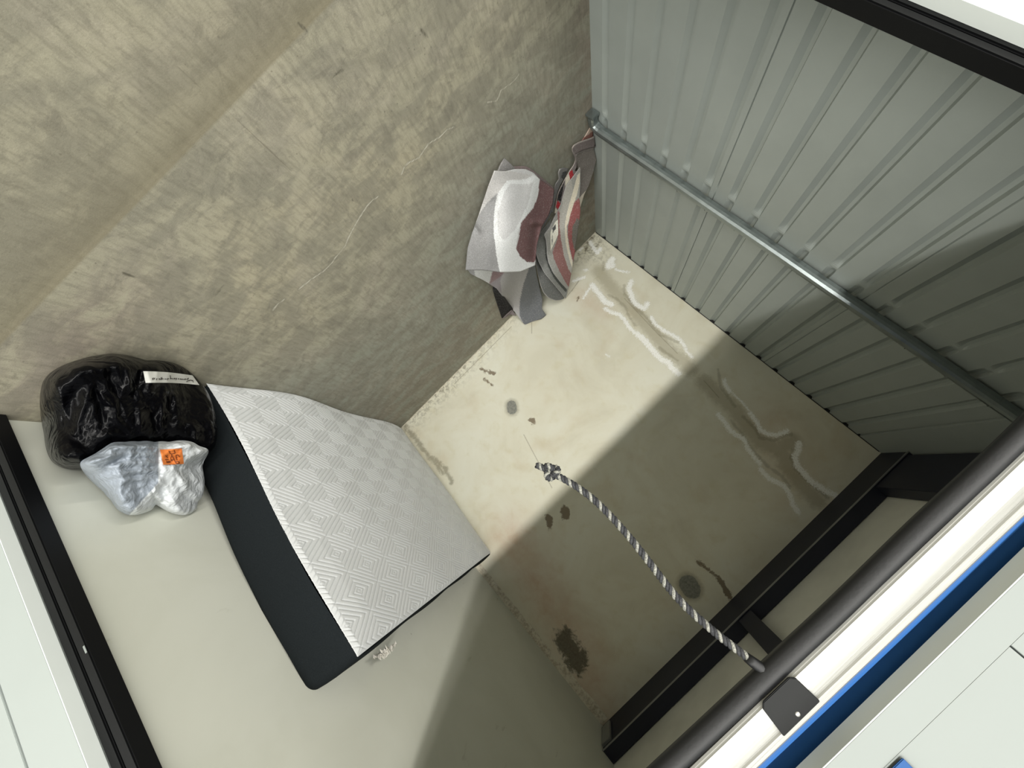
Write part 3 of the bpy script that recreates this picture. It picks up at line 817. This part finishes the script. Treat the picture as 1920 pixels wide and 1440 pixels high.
def decal(blob, corners, nu_, nv_, lift, jit=0.0):
    """strip laid on a bag; corners tl, tr, br, bl in image pixels"""
    tl_, tr_, br_, bl_ = [np.array(c, float) for c in corners]; V = []
    for i in range(nu_):
        for j in range(nv_):
            a, b = i / (nu_ - 1), j / (nv_ - 1)
            p = (tl_ * (1 - a) + tr_ * a) * (1 - b) + (bl_ * (1 - a) + br_ * a) * b
            p = p + np.array([0, jit * math.sin(a * math.pi) * -1.0])
            V.append(blob.front(p[0], p[1], lift))
    return mesh(V, [tuple(f) for f in grid_faces(nu_, nv_).tolist()])
def strokes(blob, polys, w, lift):
    """pen strokes: thin ribbons following the bag's surface"""
    parts = []
    for pl in polys:
        pl = np.array(pl, float); u = np.concatenate([[0], np.cumsum(np.hypot(*np.diff(pl, axis=0).T))])
        m__ = max(3, int(u[-1] / .8)); s__ = np.linspace(0, u[-1], m__)
        q = np.stack([np.interp(s__, u, pl[:, k]) for k in range(2)], 1); t = np.gradient(q, axis=0); t /= np.linalg.norm(t, axis=1)[:, None] + 1e-9
        nrm = np.stack([-t[:, 1], t[:, 0]], 1); V = []
        for a, b in zip(q, nrm):
            for sgn in (-1, 1): V.append(blob.front(*(a + b * sgn * w), lift))
        parts.append((V, [tuple(f) for f in grid_faces(m__, 2).tolist()]))
    return join(parts)
M_tape = m_paint('masking_tape', S(206, 206, 200), .6, 0, .2, .05, 60)
M_ink = m_paint('marker_ink', S(48, 40, 36), .6)
tp = adopt(obj('tape_strip', decal(black, [(268.5, 696), (361, 704), (374, 722), (273, 718)], 50, 10, .004, 2.0), M_tape, smooth=True), bb); tp['label'] = 'white tape with handwriting'
sx_, ox_, oy_ = 13.71, 260, 685
hw = [[(1405, 440), (1395, 380), (1370, 400), (1360, 370)], [(1350, 400), (1330, 370), (1310, 385), (1300, 410), (1290, 380)], [(1280, 320), (1265, 360), (1270, 410), (1225, 420)], [(1245, 350), (1290, 330)],
      [(1230, 370), (1200, 340), (1185, 375), (1165, 345)], [(1150, 370), (1130, 345), (1110, 370), (1095, 345)], [(1080, 340), (1060, 350), (1085, 365), (1080, 340)], [(1040, 345), (1010, 360), (1030, 330)],
      [(985, 330), (955, 330), (980, 355), (950, 370)], [(925, 320), (925, 365)], [(945, 330), (900, 340)], [(890, 360), (870, 340), (880, 325)], [(820, 360), (820, 270), (800, 265)], [(820, 320), (850, 335), (835, 350)], [(785, 345), (750, 340)],
      [(740, 330), (745, 380)], [(715, 350), (665, 350)], [(640, 345), (590, 350), (570, 310)], [(600, 300), (600, 360), (560, 365), (545, 340)], [(530, 330), (520, 365), (545, 360)], [(480, 335), (455, 350), (480, 365), (450, 368)], [(420, 320), (400, 345), (410, 365), (395, 325)], [(385, 315), (350, 375)], [(350, 325), (385, 370)]]
o = obj('handwriting', strokes(black, [[(ox_ + a / sx_, oy_ + b / sx_) for a, b in p] for p in hw], .55, .0055), M_ink)
adopt(o, bb); o.parent = tp; o.matrix_parent_inverse = Matrix()

def dwhite(x, y):
    d = 0
    n1 = noise.noise(Vector((x * .02, y * .02, 7.0)))
    # long pleats arching over the left half, tighter ones fanning out on the right
    rl = math.hypot((x - 275) * .55, (y - 965)); left = 1 / (1 + math.exp((x - 300) / 6)) * (1 / (1 + math.exp((y - 905 + (x - 260) * .1) / 12)))
    d -= .0045 * math.sin(rl * .40 + 2 * n1) * left
    rr2 = math.atan2(y - 850, x - 300); right = 1 / (1 + math.exp(-(x - 330) / 6))
    d -= .0055 * math.sin(rr2 * 16 + 3 * n1) * right
    d -= .012 * n1 + .006 * ridged(x, y, .03, 1, 1, 2.0) + .0025 * ridged(x, y, .08, 1, 1, 5.0)
    for a, b, w, h in [((222, 885), (228, 935), 11, .010), ((250, 895), (262, 935), 8, -.008), ((285, 925), (300, 905), 8, .012), ((302, 915), (310, 940), 7, -.016), ((215, 960), (290, 958), 9, .010), ((300, 890), (298, 850), 4, -.006), ((325, 960), (352, 950), 6, .008), ((310, 880), (360, 900), 12, .014)]:
        q, t = seg_d(x, y, a, b); d -= h * math.exp(-(q / w) ** 2)
    return d * .8
outw = [(149, 872), (150, 865), (165, 858), (180, 850), (195, 840), (210, 830), (235, 829), (260, 828), (290, 829), (318, 829), (345, 826), (362, 829), (375, 838), (392, 841), (391, 852), (383, 860), (379, 875), (382, 890), (384, 905), (380, 930), (368, 945), (372, 951), (362, 960), (350, 966), (325, 963), (306, 954), (292, 945), (286, 955), (270, 962), (240, 966), (222, 957), (208, 938), (192, 920), (175, 905), (160, 890)]
white = Blob(outw, 278, 893, .10, .0, dwhite)
# its rim rests on the black bag where that lies behind it
for k in range(len(white.th)):
    pxx = white.cx + white.rr[k] * math.cos(white.th[k]); pyy = white.cy + white.rr[k] * math.sin(white.th[k])
    t = math.atan2(pyy - black.cy, pxx - black.cx)
    if math.hypot(pxx - black.cx, pyy - black.cy) < black.rim(t)[0]:
        white.ry[k] = min(white.ry[k], black.front(pxx, pyy)[1] - .004)
    white.ry[k] -= .004
def behind(px_, py_):
    t = math.atan2(py_ - black.cy, px_ - black.cx)
    R_b, ry_b = black.rim(t); q_ = math.hypot(px_ - black.cx, py_ - black.cy) / R_b
    if q_ < 1: return black.front(px_, py_)[1] - .012
    if q_ < 1.10: return ry_b - .012
    return 9.0
white.back = behind; white.pw = 2.8
for _ in range(6): white.ry = .5 * white.ry + .25 * (np.roll(white.ry, 1) + np.roll(white.ry, -1))
def m_white_bag():
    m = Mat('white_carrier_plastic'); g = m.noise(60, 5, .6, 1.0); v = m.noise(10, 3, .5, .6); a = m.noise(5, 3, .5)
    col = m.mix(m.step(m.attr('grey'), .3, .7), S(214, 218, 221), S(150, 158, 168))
    cr = m.math('ABSOLUTE', m.math('SUBTRACT', v, .5)); cr2 = m.math('ABSOLUTE', m.math('SUBTRACT', m.noise(20, 3, .5, .5), .5))
    hh = m.math('ADD', m.math('MULTIPLY', cr, 1.4), m.math('ADD', m.math('MULTIPLY', cr2, .9), m.math('MULTIPLY', g, .12)))
    return m.out(col, .3, 0, m.bump(hh, .6, .025), Specular_IOR_Level=.4)
wb = thing('carrier_bag', 'small tied white and pale grey plastic bag with an orange sticker', 'bag', tuple(white.front(278, 893)))
me = white.build(80)
cos_ = np.zeros(len(me.vertices) * 3); me.vertices.foreach_get('co', cos_); cos_ = cos_.reshape(-1, 3)
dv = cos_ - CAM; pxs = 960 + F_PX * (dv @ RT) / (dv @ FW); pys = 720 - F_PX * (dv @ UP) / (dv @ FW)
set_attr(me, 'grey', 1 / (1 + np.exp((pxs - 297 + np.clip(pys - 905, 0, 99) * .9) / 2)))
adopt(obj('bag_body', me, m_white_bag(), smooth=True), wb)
M_or = m_paint('orange_sticker', S(232, 132, 62), .6, 0, .1, .06, 80)
M_pen = m_paint('brown_pen', S(120, 56, 20), .6)
stk = adopt(obj('sticker', decal(white, [(300, 843), (341, 841), (345, 870), (306, 871.5)], 26, 20, .005), M_or, smooth=True), wb); stk['label'] = 'orange sticker with handwriting'
zs_ = 1440 / 70
st = [[(540, 520), (600, 630), (660, 640), (740, 620), (790, 610), (750, 500)], [(540, 520), (610, 560)], [(760, 500), (800, 600)], [(650, 640), (660, 700), (620, 800), (640, 900), (690, 910)], [(660, 700), (740, 820), (790, 930), (830, 1010), (900, 1025), (960, 990), (930, 940), (850, 930), (790, 960)], [(630, 870), (740, 860)],
      [(870, 880), (830, 780), (820, 690), (900, 680), (960, 760)], [(830, 790), (870, 780)], [(410, 700), (450, 740), (500, 690)], [(450, 740), (520, 790)], [(400, 860), (540, 850)], [(460, 900), (470, 970), (600, 960), (590, 905)], [(470, 940), (600, 930)], [(530, 910), (535, 965)]]
o = obj('handwriting', strokes(white, [[(290 + a / zs_, 820 + b / zs_) for a, b in p] for p in st], .75, .007), M_pen); o.parent = stk

# ------------------------------------------------------------------ rugs (woven sheets with real thickness)
def resamp(pl, n_):
    pl = np.array(pl, float); u = np.concatenate([[0], np.cumsum(np.hypot(*np.diff(pl, axis=0).T))]); s__ = np.linspace(0, u[-1], n_)
    q = np.stack([np.interp(s__, u, pl[:, k]) for k in range(2)], 1)
    for _ in range(2): q[1:-1] = .5 * q[1:-1] + .25 * (q[:-2] + q[2:])
    return q
def inpoly(x, y, poly):
    c = False; j = len(poly) - 1
    for i in range(len(poly)):
        if (poly[i][1] > y) != (poly[j][1] > y) and x < (poly[j][0] - poly[i][0]) * (y - poly[i][1]) / (poly[j][1] - poly[i][1]) + poly[i][0]: c = not c
        j = i
    return c
def clamproom(p):
    p = p.copy(); p[2] = max(p[2], .006); p[0] = max(p[0], .008); p[1] = min(p[1], -.010); return p
def sheet(name, parent, top, right, bottom, left, ctrl, zones, base, nu_=70, nv_=70, th=.006, bumpf=None, rimcol=None):
    """top/bottom run left->right, left/right run top->bottom"""
    T_, B_, L_, R2 = resamp(top, nu_), resamp(bottom, nu_), resamp(left, nv_), resamp(right, nv_)
    f = rbf(ctrl); V = []; Cc = []
    for i in range(nu_):
        a = i / (nu_ - 1)
        for j in range(nv_):
            b = j / (nv_ - 1)
            p = (1 - b) * T_[i] + b * B_[i] + (1 - a) * L_[j] + a * R2[j] - ((1 - a) * (1 - b) * T_[0] + a * (1 - b) * T_[-1] + (1 - a) * b * B_[0] + a * b * B_[-1])
            y = f(*p) + (bumpf(*p) if bumpf else 0)
            q = at_y(p[0], p[1], y)
            V.append(clamproom(q))
            col = base
            for zc, zp in zones:
                if inpoly(p[0], p[1], zp): col = zc
            if rimcol is not None and ((rimcol[1] == 'L' and i <= 1) or (rimcol[1] == 'LB' and (i <= 1 or j >= nv_ - 2)) or (rimcol[1] == 'T' and j <= 1)): col = rimcol[0]
            Cc.append(S(*col))
    me_ = mesh(V, [tuple(q) for q in grid_faces(nu_, nv_).tolist()]); set_col(me_, Cc)
    o_ = obj(name, me_, M_rug, smooth=True); adopt(o_, parent)
    md_ = o_.modifiers.new('thickness', 'SOLIDIFY'); md_.thickness = th; md_.offset = 0
    return o_
def m_rug():
    m = Mat('woven_rug'); c = m.attr('col', 'Color')
    w = m.noise(230, 3, .7, 0, m.coord((1, 3, .4), (.4, .2, .9))); w2 = m.noise(120, 4, .7)
    col = m.mix(m.math('MULTIPLY', m.step(w, .42, .66), .5), c, S(88, 86, 86)); col = m.mix(m.math('MULTIPLY', m.step(w2, .5, .7), .30), col, m.mix(.5, c, S(235, 235, 235)))
    return m.out(col, .9, 0, m.bump(w, .5, .002), Specular_IOR_Level=.15)
M_rug = m_rug()
M_rugback = m_paint('dark_rug_backing', S(24, 23, 25), .9)

GA = thing('folded_rug', 'crumpled grey, white and maroon patterned rug, the broader of two in the corner', 'rug', (.98, -.75, 0)); GA['group'] = 'rugs in the back corner'
def bA(x, y):
    d = 0
    for a, b, w, h in [((1000, 418), (1018, 416), 6, .03), ((1005, 425), (1000, 480), 9, -.035), ((925, 380), (930, 500), 10, -.012), ((1000, 345), (985, 420), 14, .015), ((890, 425), (897, 435), 5, -.02)]:
        q, t = seg_d(x, y, a, b); d -= h * math.exp(-(q / w) ** 2)
    return d
sheet('upper_fold', GA,
      [(927, 320), (948, 321), (965, 317), (985, 317), (1000, 324), (1011, 336), (1025, 345), (1038, 355)],
      [(1038, 355), (1036, 380), (1028, 403), (1015, 425), (1006, 460), (1003, 497)],
      [(873, 506), (905, 506), (938, 510), (975, 509), (1003, 497)],
      [(927, 320), (915, 350), (905, 380), (897, 405), (886, 435), (877, 465), (873, 506)],
      [(927, 320, 'z', .05), (965, 317, 'z', .05), (1011, 336, 'z', .06), (1038, 355, 'z', .08), (1020, 410, 'z', .13), (1003, 497, 'z', .24), (975, 509, 'z', .23), (938, 510, 'z', .20), (873, 506, 'z', .05),
       (905, 380, 'z', .03), (886, 435, 'z', .03), (950, 380, 'z', .12), (960, 440, 'z', .19), (915, 460, 'z', .14), (990, 370, 'z', .10)],
      [((196, 194, 192), [(920, 315), (1010, 330), (1010, 350), (950, 340), (935, 360), (915, 378), (893, 430), (885, 430)]),
       ((150, 150, 150), [(932, 362), (915, 378), (900, 400), (889, 425), (880, 440), (865, 510), (905, 512), (942, 515), (932, 480), (926, 440), (927, 400)]),
       ((228, 230, 230), [(950, 338), (936, 358), (929, 385), (926, 410), (926, 440), (931, 480), (938, 515), (975, 515), (1012, 500), (988, 491), (975, 480), (966, 465), (970, 440), (975, 418), (1000, 388), (1008, 365), (1012, 335), (1000, 328), (985, 336)]),
       ((206, 206, 206), [(955, 345), (990, 345), (1000, 340), (995, 355), (990, 380), (975, 412), (965, 430), (945, 450), (935, 440), (933, 400), (945, 360)]),
       ((112, 82, 82), [(1011, 334), (1045, 340), (1045, 400), (1010, 460), (1005, 485), (1001, 492), (988, 491), (975, 481), (967, 466), (972, 445), (976, 418), (1000, 388), (1008, 365)])],
      (205, 205, 205), 90, 100, .007, bA)
def bA3(x, y):
    return .012 * math.sin(x * .13 + y * .05)
sheet('lower_fold', GA,
      [(876, 503), (905, 503), (938, 506), (975, 505), (1003, 494)],
      [(1003, 494), (1006, 515), (1012, 540), (1017, 562), (1016, 580), (1024, 590)],
      [(917, 530), (938, 545), (955, 570), (975, 598), (984, 609), (1000, 602), (1015, 598), (1024, 590)],
      [(876, 503), (882, 512), (900, 521), (917, 530)],
      [(876, 503, 'z', .02), (938, 506, 'z', .13), (975, 505, 'z', .16), (1003, 494, 'z', .18), (917, 530, 'z', .05), (938, 545, 'z', .07), (960, 575, 'y', -.14), (984, 609, 'y', -.02), (1024, 590, 'y', -.03), (1012, 540, 'y', -.30), (985, 550, 'y', -.30)],
      [((216, 218, 218), [(888, 500), (932, 503), (932, 514), (917, 532), (893, 522)]), ((140, 118, 120), [(925, 500), (952, 500), (938, 520), (917, 532)]), ((152, 146, 150), [(917, 532), (945, 512), (942, 550)]),
       ((178, 176, 176), [(938, 525), (946, 505), (992, 500), (982, 530), (975, 560), (973, 590), (982, 612), (958, 574), (940, 548)]),
       ((112, 115, 118), [(992, 500), (1003, 490), (1030, 560), (1030, 600), (984, 612), (974, 590), (975, 560), (981, 532)])],
      (170, 170, 172), 80, 60, .009, bA3)
sheet('top_corner', GA, [(945, 297), (948, 299), (952, 303)], [(952, 303), (960, 310), (967, 319)], [(932, 323), (948, 324), (967, 322)], [(945, 297), (938, 308), (932, 323)],
      [(945, 297, 'z', .012), (932, 323, 'z', .03), (967, 320, 'z', .03), (948, 310, 'z', .03)], [], (138, 136, 134), 14, 14, .007)
sheet('inner_layer', GA, [(960, 312), (985, 311), (1000, 320), (1012, 330), (1039, 352)], [(1039, 352), (1038, 365)], [(962, 322), (985, 324), (1002, 334), (1014, 345), (1036, 368)], [(960, 312), (962, 322)],
      [(960, 312, 'z', .02), (1000, 320, 'z', .02), (1039, 352, 'z', .02), (1014, 345, 'z', .04), (962, 322, 'z', .03)], [], (132, 118, 116), 30, 8, .006)
o = sheet('underside', GA, [(924, 538), (936, 544), (942, 552)], [(942, 552), (952, 566), (962, 580)], [(928, 584), (940, 582), (962, 580)], [(924, 538), (925, 560), (928, 584)],
      [(924, 538, 'z', .02), (942, 552, 'z', .05), (928, 584, 'y', -.13), (962, 580, 'y', -.12)], [], (14, 13, 15), 14, 14, .007)
o['label'] = 'black underside'
sheet('bottom_edge', GA, [(930, 583), (940, 581), (958, 577)], [(958, 577), (968, 592)], [(932, 585), (950, 590), (967, 596)], [(930, 583), (932, 585)],
      [(930, 583, 'y', -.12), (958, 577, 'y', -.11), (967, 596, 'y', -.04), (932, 585, 'y', -.11)], [], (128, 118, 118), 12, 8, .007)

GB = thing('folded_rug', 'narrow rug folded in zigzags with red, cream and grey stripes beside the ribbed wall', 'rug', (.35, -.7, 0)); GB['group'] = 'rugs in the back corner'
RC = ((168, 166, 164), 'L')
g4 = lambda pts: [(990 + a / 7.2, 380 + b / 7.2) for a, b in pts]
g3 = lambda pts: [(990 + a / 8.47, 230 + b / 8.47) for a, b in pts]
F1c = [(1087, 318, 'z', .07), (1058, 355, 'z', .06), (1038, 408, 'z', .06), (1019, 440, 'z', .07), (1025, 474, 'z', .12), (1037, 513, 'y', -.52), (1063, 542, 'y', -.30), (1070, 513, 'y', -.42), (1077, 470, 'z', .22), (1087, 400, 'z', .17), (1092, 350, 'z', .10), (1055, 430, 'z', .15)]
F1L = g3([(820, 710), (780, 770), (680, 900), (600, 1010), (560, 1130), (520, 1290)]) + g4([(400, 100), (350, 200), (290, 330), (212, 430), (240, 500), (250, 600), (252, 700), (275, 810), (340, 950), (440, 1080), (530, 1175)])
F1R = [(1088, 316), (1088, 345), (1086, 372), (1088, 395)] + g4([(700, 180), (670, 400), (640, 600), (610, 800), (580, 960), (545, 1160), (535, 1178)])
def nd(f, k): return [c[:3] + (c[3] + k,) if c[2] == 'y' else (c[0], c[1], 'y', at(c[0], c[1], 2, c[3])[1] + k) for c in f]
stripes = [((136, 96, 92), g4([(400, 90), (440, 150), (430, 300), (450, 500), (490, 740), (540, 880), (590, 960), (560, 1150), (520, 1100), (420, 920), (350, 760), (330, 660), (400, 480), (390, 300), (400, 200)])),
           ((166, 164, 156), g4([(440, -600), (560, -500), (620, 0), (540, 200), (500, 420), (540, 640), (600, 880), (585, 960), (540, 890), (480, 700), (440, 460), (425, 300), (430, 120), (470, 0)])),
           ((214, 206, 186), g3([(780, 830), (822, 790), (815, 960), (770, 1160), (720, 1300), (690, 1440), (620, 1440), (680, 1200)]) + []),
           ((214, 206, 186), g4([(560, 0), (620, 0), (560, 200), (520, 330), (530, 450), (560, 640), (600, 800), (598, 900), (560, 780), (510, 560), (495, 420), (500, 280), (530, 120)])),
           ((142, 82, 80), g4([(620, 0), (680, -60), (740, 60), (700, 180), (670, 400), (640, 640), (605, 800), (560, 600), (535, 440), (535, 320), (575, 150)])),
           ((104, 100, 92), g4([(665, 200), (690, 250), (660, 600), (620, 640), (590, 470), (600, 320)]))]
sheet('front_layer', GB, [(1086.5, 314), (1087.5, 314)], F1R, g4([(530, 1178), (536, 1180)]), F1L, F1c, stripes, (150, 150, 144), 50, 130, .005, None, RC)
lab = sheet('care_label', GB, g4([(370, 255), (405, 225)]), g4([(405, 225), (410, 430)]), g4([(305, 660), (410, 430)]), g4([(370, 255), (300, 400), (302, 560), (305, 660)]), nd(F1c, -.012), [((70, 72, 70), g4([(330, 340), (375, 290), (375, 350), (335, 410)])), ((120, 122, 118), g4([(325, 440), (335, 435), (330, 560), (320, 575)]))], (216, 214, 200), 16, 30, .002)
lab['label'] = 'cream care label'
F2L = g4([(290, 250), (200, 360), (130, 450), (105, 560), (105, 680), (140, 800), (220, 950), (330, 1080), (430, 1200), (500, 1285)])
sheet('second_layer', GB, g4([(290, 250), (310, 200)]), g4([(310, 200), (320, 700), (400, 1000), (530, 1170), (530, 1230), (505, 1285)]), g4([(500, 1285), (505, 1287)]), F2L, nd(F1c, .06), [((74, 78, 74), g4([(240, 480), (330, 560), (330, 800), (450, 1050), (530, 1180), (500, 1200), (350, 1020), (270, 860), (235, 700)]))], (132, 134, 130), 30, 80, .005, None, RC)
F3L = g4([(110, 600), (92, 690), (110, 850), (140, 1000), (170, 1130), (210, 1220), (280, 1290), (370, 1320), (450, 1310), (490, 1288)])
sheet('third_layer', GB, g4([(110, 600), (130, 600)]), g4([(130, 600), (200, 900), (330, 1080), (430, 1200), (492, 1284)]), g4([(490, 1288), (494, 1288)]), F3L, nd(F1c, .11), [], (106, 108, 106), 30, 70, .005, None, RC)
Gc = [(1080, 290, 'z', .04), (1108, 276, 'z', .03), (1122, 268, 'z', .02), (1114, 320, 'z', .07), (1102, 350, 'z', .10), (1088, 372, 'z', .12), (1084, 420, 'z', .16), (1076, 340, 'z', .07), (1112, 245, 'z', .015)]
sheet('upper_layer', GB, g3([(758, 505), (800, 465), (850, 440), (1000, 392), (1100, 362), (1140, 300)]), g3([(1140, 300), (1110, 500), (1060, 660), (1040, 760), (960, 1000), (890, 1130), (840, 1300), (800, 1440)]),
      g3([(700, 1440), (750, 1440), (800, 1440)]), g3([(758, 505), (765, 600), (790, 700), (800, 900), (780, 1150), (700, 1440)]), nd(Gc, .03), [((206, 196, 178), g3([(940, 1050), (830, 1170), (790, 1230), (800, 1370), (870, 1290), (960, 1080)])), ((140, 90, 86), g3([(800, 1380), (860, 1300), (840, 1440), (690, 1440), (760, 1170), (790, 1240)]))], (124, 118, 112), 50, 60, .005, None, ((160, 152, 148), 'T'))
sheet('middle_fold', GB, g3([(700, 400), (730, 350), (820, 300), (1000, 240), (1070, 200), (1100, 160)]), g3([(1100, 160), (1100, 230), (1135, 290), (1100, 362)]), g3([(750, 500), (800, 460), (850, 435), (1000, 388), (1100, 358)]), g3([(700, 400), (715, 460), (750, 500)]), nd(Gc, .0), [((22, 21, 22), g3([(1100, 230), (1135, 290), (1100, 350), (1045, 370)]))], (124, 114, 112), 40, 14, .005, None, ((178, 168, 162), 'T'))
sheet('back_fold', GB, g3([(940, 40), (1000, 70), (1060, 100), (1098, 150)]), g3([(1098, 150), (1080, 200), (1000, 240)]), g3([(820, 300), (900, 270), (1000, 240)]), g3([(940, 40), (890, 160), (820, 300)]), nd(Gc, .05), [((206, 184, 168), g3([(930, 20), (1010, 70), (880, 220), (850, 210)])), ((150, 104, 92), g3([(860, 210), (1010, 80), (1060, 110), (960, 250), (800, 310)]))], (138, 116, 110), 20, 16, .005)
sheet('side_layer', GB, g3([(698, 400), (750, 480)]), g3([(750, 480), (765, 600), (770, 700), (720, 800), (790, 770), (680, 900), (600, 1010), (560, 1130), (520, 1290), (490, 1440)]), g3([(420, 1440), (490, 1440)]), g3([(698, 400), (700, 460), (745, 540), (750, 600), (720, 680), (660, 760), (580, 900), (530, 1000), (480, 1100), (450, 1230), (420, 1440)]), nd(F1c, .02) + [(1073, 278, 'z', .04)],
      [((168, 36, 44), g3([(640, 770), (700, 750), (730, 850), (670, 920)])), ((214, 208, 190), g3([(590, 900), (640, 780), (670, 930), (590, 1030)])), ((14, 14, 16), g3([(580, 900), (560, 1020), (520, 1240), (440, 1230), (540, 990)])), ((168, 36, 44), g3([(470, 1230), (520, 1290), (500, 1400), (440, 1330)])), ((214, 208, 190), g3([(430, 1340), (480, 1400), (450, 1460), (410, 1440)]))], (120, 112, 110), 24, 90, .005, None, ((182, 172, 166), 'L'))
sheet('outer_edge', GB, g3([(500, 740), (560, 715), (640, 730)]), g3([(640, 730), (560, 900), (500, 1000), (440, 1200), (390, 1440)]) + g4([(330, 100), (250, 260), (190, 360)]), g4([(150, 420), (190, 360)]), g3([(500, 740), (475, 800), (490, 900), (430, 980), (400, 1150), (370, 1300), (350, 1440)]) + g4([(300, 80), (220, 260), (150, 420)]), nd(F1c, .05) + [(1052, 318, 'z', .05)], [((60, 62, 64), g3([(550, 780), (620, 760), (560, 900), (520, 860)]))], (122, 122, 122), 16, 90, .005, None, RC)
